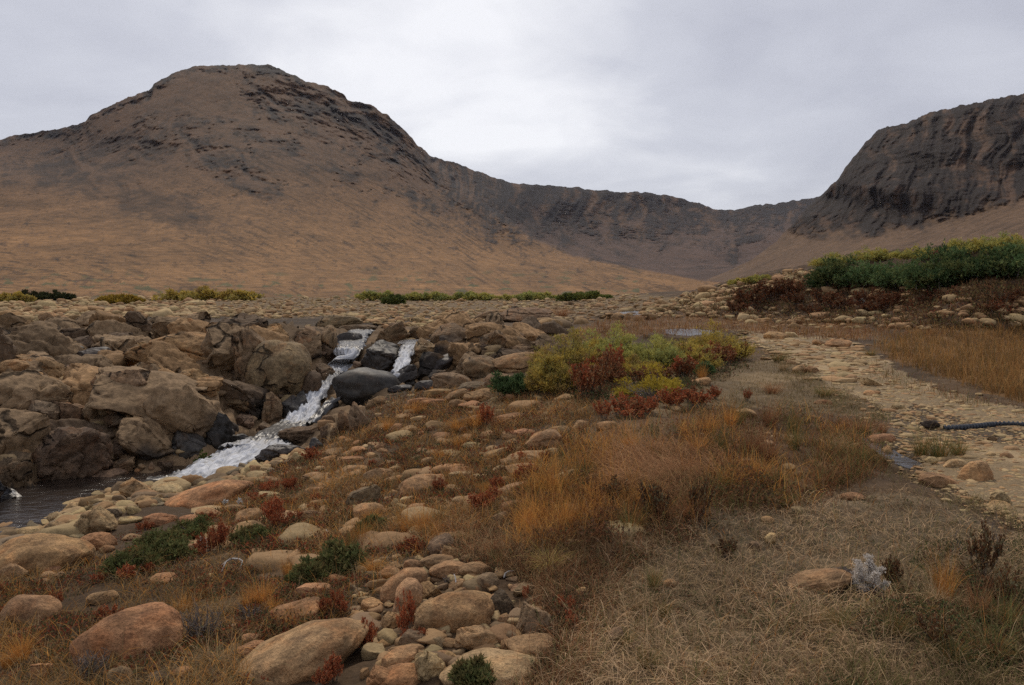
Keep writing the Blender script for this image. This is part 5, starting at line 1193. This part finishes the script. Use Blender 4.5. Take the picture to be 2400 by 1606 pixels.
for i, (x, y, w, h, pal, lab) in enumerate(((470, 693, 240, 26, LAR, 'long bright yellow shrub patch at the foot of the big slope'), (280, 705, 105, 14, [(.40, .27, .04), (.34, .23, .05)], 'orange yellow shrub strip among the cobbles'), (28, 703, 90, 18, LAR, 'yellow shrub patch at the left picture edge'), (880, 688, 90, 24, LARG, 'yellow green shrub clump beyond the upper stream'), (925, 706, 50, 14, [(.09, .12, .04), (.16, .17, .05)], 'small green shrub on the far cobbles'), (990, 689, 110, 16, LARG, 'thin yellow green shrub strip left of the valley centre'), (1110, 691, 130, 12, LARG, 'thin yellow green shrub strip below the scree'), (1240, 692, 130, 13, LARG, 'yellow green shrub strip near the valley mouth'), (1370, 691, 120, 13, [(.12, .15, .045), (.2, .2, .05)], 'greener shrub strip at the valley mouth'), (570, 680, 40, 9, LARG, 'small yellow tuft above the long yellow patch'), (130, 676, 90, 16, [(.05, .055, .025)], 'dark green mat on the lower slope'), (60, 683, 110, 14, [(.055, .05, .025)], 'dark brown green mat at the left foot of slope'))):
    h = max(h, 16); mound_shrub('willow_shrub', x, max(y + 1, 704 - .34 * h), w * 1.1, h * .85, pal, .36, 2600, 4, lab, 'shrub', .35, 16, 140 + i, .5, stems=False, width=.3)
for i, (x, y, w, h, lab) in enumerate(((300, 1320, 110, 60, 'green juniper mat among red leaves in the left foreground'), (390, 1295, 90, 50, 'grey green juniper mat by the flat tan stone'), (440, 1250, 120, 40, 'dull green crowberry mat above the red shrubs'), (360, 1272, 100, 50, 'olive green mat in the middle of the left shrubs'), (790, 1318, 100, 75, 'dark green juniper left of the amber tussock'), (720, 1350, 80, 60, 'dark green juniper above the rusty boulder'), (870, 1240, 70, 40, 'little dark juniper behind the amber tussock'), (590, 1262, 100, 45, 'dark green juniper under the domed stone'), (1110, 1590, 80, 50, 'tiny green juniper sprig at the bottom edge'))):
    mound_shrub('juniper', x, y + h * .15, w * 1.1, h * .7, [(.17, .12, .05), (.15, .165, .06), (.19, .18, .07), (.11, .13, .05)], .035, 1500, 6, lab, 'shrub', 1.0, 26, 160 + i, .15, width=.28, lobe=1.1)
# dead and silvery plants
def twig_bush(name, px, py, w, h, n, mat, label, cat, rad=.004, spread=1.0, seed=0):
    r = np.random.default_rng(seed); p = gpos(px, py + h * .4)[0]; s = p[1] / F; a = w / 2 * s; H = h * s; tb = []
    for i in range(n):
        t = r.uniform(0, 6.283); x, y = math.cos(t) * a * r.uniform(.1, .5), math.sin(t) * a * r.uniform(.1, .4); d = np.array([x * 1.3 * spread, y * 1.2, H * r.uniform(.5, 1.05)]); q = [np.array([x * .3, y * .3, -.02])]
        for k in range(1, 6): q.append(q[0] + d * k / 5 + r.normal(0, .06 * H, 3) + np.array([0, 0, -.25 * H * (k / 5) ** 3 * r.uniform(0, 1)]))
        tb.append(tube(q, np.linspace(rad, rad * .35, 6), 4))
    v, f = merge(tb); o = mesh_obj(name, v, [f], mat); o.location = p; tag(o, label, cat); LAND.append(('the ' + label, px, py)); return o
twig_bush('dead_shrub', 470, 1470, 130, 100, 90, M_BARK, 'grey dead heather twigs hanging right of the orange boulder', 'dead shrub', .004, 1.2, 1)
twig_bush('dead_shrub', 215, 1565, 110, 90, 80, M_BARK, 'grey dead heather twigs at the bottom left', 'dead shrub', .004, 1.1, 2)
twig_bush('dead_shrub', 590, 1440, 90, 60, 50, M_BARK, 'grey brown dead twigs beside the dark hollow', 'dead shrub', .004, 1.2, 3)
twig_bush('dead_shrub', 1050, 1360, 34, 36, 40, M_BARK, 'tangle of dark twigs behind the oval boulder', 'dead shrub', .003, 1.0, 4)
twig_bush('dead_shrub', 1540, 925, 150, 40, 110, M_BARK, 'bare grey branches under the bright yellow larch', 'dead shrub', .008, 1.4, 5)
twig_bush('dry_herb', 2330, 1240, 40, 140, 5, M_BARK, 'tall thin brown stalks by the cream stone at right', 'plant', .003, .3, 6)
twig_bush('dry_herb', 2240, 1270, 40, 90, 6, M_BARK, 'thin brown stalks rising from the dry lawn', 'plant', .003, .5, 7)
def dead_branch(pts, rad, label):
    P = []
    for x, y, l in pts: q = gpos(x, y + l)[0]; s = q[1] / F; P.append(q + np.array([0, 0, l * s + .01]))
    c = np.mean(P, 0); v, f = tube(np.array(P) - c, np.linspace(rad, rad * .5, len(P)), 6); o = mesh_obj('dead_branch', v, [f], M_DEAD); o.location = c; tag(o, label, 'branch')
dead_branch([(521, 1328, 0), (530, 1320, 8), (545, 1312, 14), (560, 1313, 14), (568, 1318, 12), (566, 1328, 6), (560, 1337, 0)], .009, 'white curved dead branch lying on the left heath')
dead_branch([(513, 1358, 0), (522, 1335, 10), (530, 1318, 18), (540, 1312, 20)], .006, 'short white twig crossing the curved dead branch')
dead_branch([(1069, 1390, 0), (1069, 1372, 14), (1067, 1356, 26), (1064, 1350, 30)], .006, 'thin grey stick standing behind the oval boulder')
dead_branch([(1181, 1358, 0), (1184, 1348, 6), (1192, 1343, 8), (1205, 1342, 4)], .006, 'small white curled root on the grass edge')
dead_branch([(756, 1265, 0), (764, 1258, 5), (768, 1250, 9), (764, 1244, 12)], .006, 'thin pale twig on the flat heath stone')
e = mound_shrub('silver_shrub', 2042, 1362, 88, 66, [(.64, .58, .50), (.54, .49, .43), (.70, .63, .55)], .016, 2200, 4, 'silvery white woolly shrub beside the arched stone', 'shrub', .7, 9, 181, .3, width=.25)
for x, y, lab in ((528, 1181, 'left small white flower tuft on the orange slab'), (560, 1178, 'right small white flower tuft on the orange slab'), (475, 1272, 'small white lichen tuft by the red shrubs'), (932, 1264, 'whitish lichen patch under the amber tussock')):
    mound_shrub('white_tuft', x, y, 14, 12, [(.6, .6, .58)], .03, 40, 4, lab, 'plant', .8, 4, int(x), .4, stems=False, width=.5)
for i, (x, y, lab) in enumerate(((2075, 652, 'white lichen tuft in front of the hillock junipers'), (2140, 634, 'white lichen tuft among the hillock junipers'), (2345, 627, 'white lichen tuft near the right junipers'), (2380, 626, 'rightmost white lichen tuft on the hillock'), (2020, 708, 'pale lichen tuft low on the hillock'))):
    mound_shrub('white_tuft', x, y, 16, 12, [(.5, .52, .52)], .12, 40, 4, lab, 'plant', .8, 4, 300 + i, .4, stems=False, width=.5)
mound_shrub('moss', 474, 1082, 44, 26, [(.06, .09, .015), (.08, .11, .02)], .03, 500, 4, 'bright green moss on the wet rock above the rapids', 'moss', .6, 7, 190, .4, stems=False, width=.5)

# ------------------------------------------------------------------ peat clods and the drain pipe
def clod(px, py, w, h, label):
    D = float(hit(px, py + h * .3)[0]); s = D / F; v, f = rock_shape(w / 2 * s, h / 2 * s, w / 2.6 * s, 'b', int(px), 4); v = v * (1 + .12 * fbm(v * 30, 3))[:, None]
    o = mesh_obj('peat_clod', v, [f], M_PEAT); o.location = ((px - 1200) / F * D, D, EYE + (HY - py) / F * D); tag(o, label, 'peat'); LAND.append(('the ' + label, px, py))
clod(1965, 1345, 96, 34, 'black peat clod behind the arched stone')
clod(2186, 997, 50, 26, 'dark brown peat clod at the mouth of the pipe')
pp = [gpos(x, y)[0] + np.array([0, 0, .028]) for x, y in ((2212, 1008), (2245, 1008), (2290, 1004), (2335, 999), (2370, 998), (2420, 1001), (2480, 1000), (2560, 1004), (2660, 1010))]
pp = np.array(pp); L = np.concatenate([[0], np.cumsum(np.linalg.norm(np.diff(pp, axis=0), axis=1))]); n = int(L[-1] / .010); u = np.linspace(0, L[-1], n); C_ = np.stack([np.interp(u, L, pp[:, k]) for k in range(3)], 1)
for k in range(3): C_[10:-10, k] = np.convolve(C_[:, k], np.ones(21) / 21, 'valid')
v, f = tube(C_ - C_[0], .030 + .008 * np.sign(np.sin(u * 2 * np.pi / .05)), 14); o = mesh_obj('drain_pipe', v, [f], M_PIPE, smooth=False); o.location = C_[0]; tag(o, 'black corrugated plastic drain pipe lying along the path edge', 'pipe'); LAND.append(('the black corrugated drain pipe', 2300, 1003))

# ------------------------------------------------------------------ labels for the many: by look, then by the nearest landmark
LM = [('the big egg shaped orange boulder', 300, 1500), ('the long tilted foreground slab', 690, 1520), ('the largest oval boulder', 1064, 1440), ('the brown boulder right of the pile', 1250, 1447), ('the rusty orange boulder', 727, 1388), ('the cracked slab by the pool', 90, 1300),
      ('the big pool edge block', 319, 1146), ('the cream triangular stone', 217, 1222), ('the long orange slab', 486, 1166), ('the white rapids', 520, 1090), ('the middle fall', 735, 930), ('the upper left fall', 815, 830), ('the upper right fall', 950, 840), ('the black wedge boulder', 899, 842),
      ('the biggest rounded bank boulder', 655, 867), ('the overhanging wedge', 560, 942), ('the black squared block', 435, 1039), ('the dark layered block', 153, 1080), ('the arched bank rock', 112, 860), ('the broad bank slab', 424, 825), ('the pointed boulder', 1004, 824), ('the yellow larch mound', 1450, 840),
      ('the bright yellow larch bush', 1540, 915), ('the hillock junipers', 2150, 640), ('the brown marsh', 2250, 850), ('the drain pipe', 2300, 1003), ('the round gravel edge boulder', 2283, 1107), ('the cube like lawn stone', 1807, 1264), ('the arched lawn stone', 1910, 1368), ('the silvery shrub', 2042, 1362), ('the domed heath stone', 988, 1137), ('the peaked brown slab', 851, 1162),
      ('the green juniper', 780, 1320), ('the white dead branch', 545, 1325), ('the bog pond', 1620, 780), ('the pale yellow tuft', 1296, 1304), ('the peaked cream stone', 1003, 1554), ('the upright triangular stone', 914, 1457), ('the left edge boulder', 70, 1434), ('the matted fallen grass', 1580, 1120), ('the tall ribbed rock wall', 580, 838), ('the stony path', 1900, 840), ('the wide tan slab', 1224, 853)]
ORD = ['', 'second ', 'third ', 'fourth ', 'fifth ', 'sixth ', 'seventh ', 'eighth ', 'ninth ', 'tenth ']
seen = {}; order = []
for o, words, x, y, cat in ANON:
    d = [(math.hypot(x - q[1], 1.5 * (y - q[2])), q) for q in LM]; dist, q = min((t for t in d if t[0] > 8), key=lambda t: t[0])
    dx, dy = x - q[1], y - q[2]; rel = ('left of' if dx < 0 else 'right of') if abs(dx) > abs(dy) * 1.5 else ('behind' if dy < 0 else 'in front of')
    order.append((dist, o, words, rel, q[0], cat, y))
order.sort(key=lambda t: t[0])
for dist, o, words, rel, ln, cat, y in order:
    key = (tuple(words), cat, rel, ln); k = seen.get(key, 0); seen[key] = k + 1
    near = '' if k == 0 else (ORD[min(k, 9)] + 'nearest ')
    o['label'] = f"{near}{' '.join(words)} {cat} {rel} {ln}"

# ------------------------------------------------------------------ thin air: far hills fade a little
bm = bmesh.new(); bmesh.ops.create_cube(bm, size=1.0); me = bpy.data.meshes.new('haze'); bm.to_mesh(me); bm.free()
hz = bpy.data.objects.new('haze', me); link(hz); hz.scale = (10400, 10400, 1604); hz.location = (0, 0, 798.0)
hm = bpy.data.materials.new('thin_haze'); hm.use_nodes = True; hm.node_tree.nodes.remove(hm.node_tree.nodes['Principled BSDF'])
pv_ = hm.node_tree.nodes.new('ShaderNodeVolumePrincipled'); pv_.inputs['Density'].default_value = 0.000018; pv_.inputs['Color'].default_value = (0.82, 0.85, 1.0, 1); pv_.inputs['Anisotropy'].default_value = 0.2
hm.node_tree.links.new(pv_.outputs[0], hm.node_tree.nodes['Material Output'].inputs['Volume']); me.materials.append(hm)
tag(hz, 'thin pale air softening the far hills', 'haze', kind='stuff')
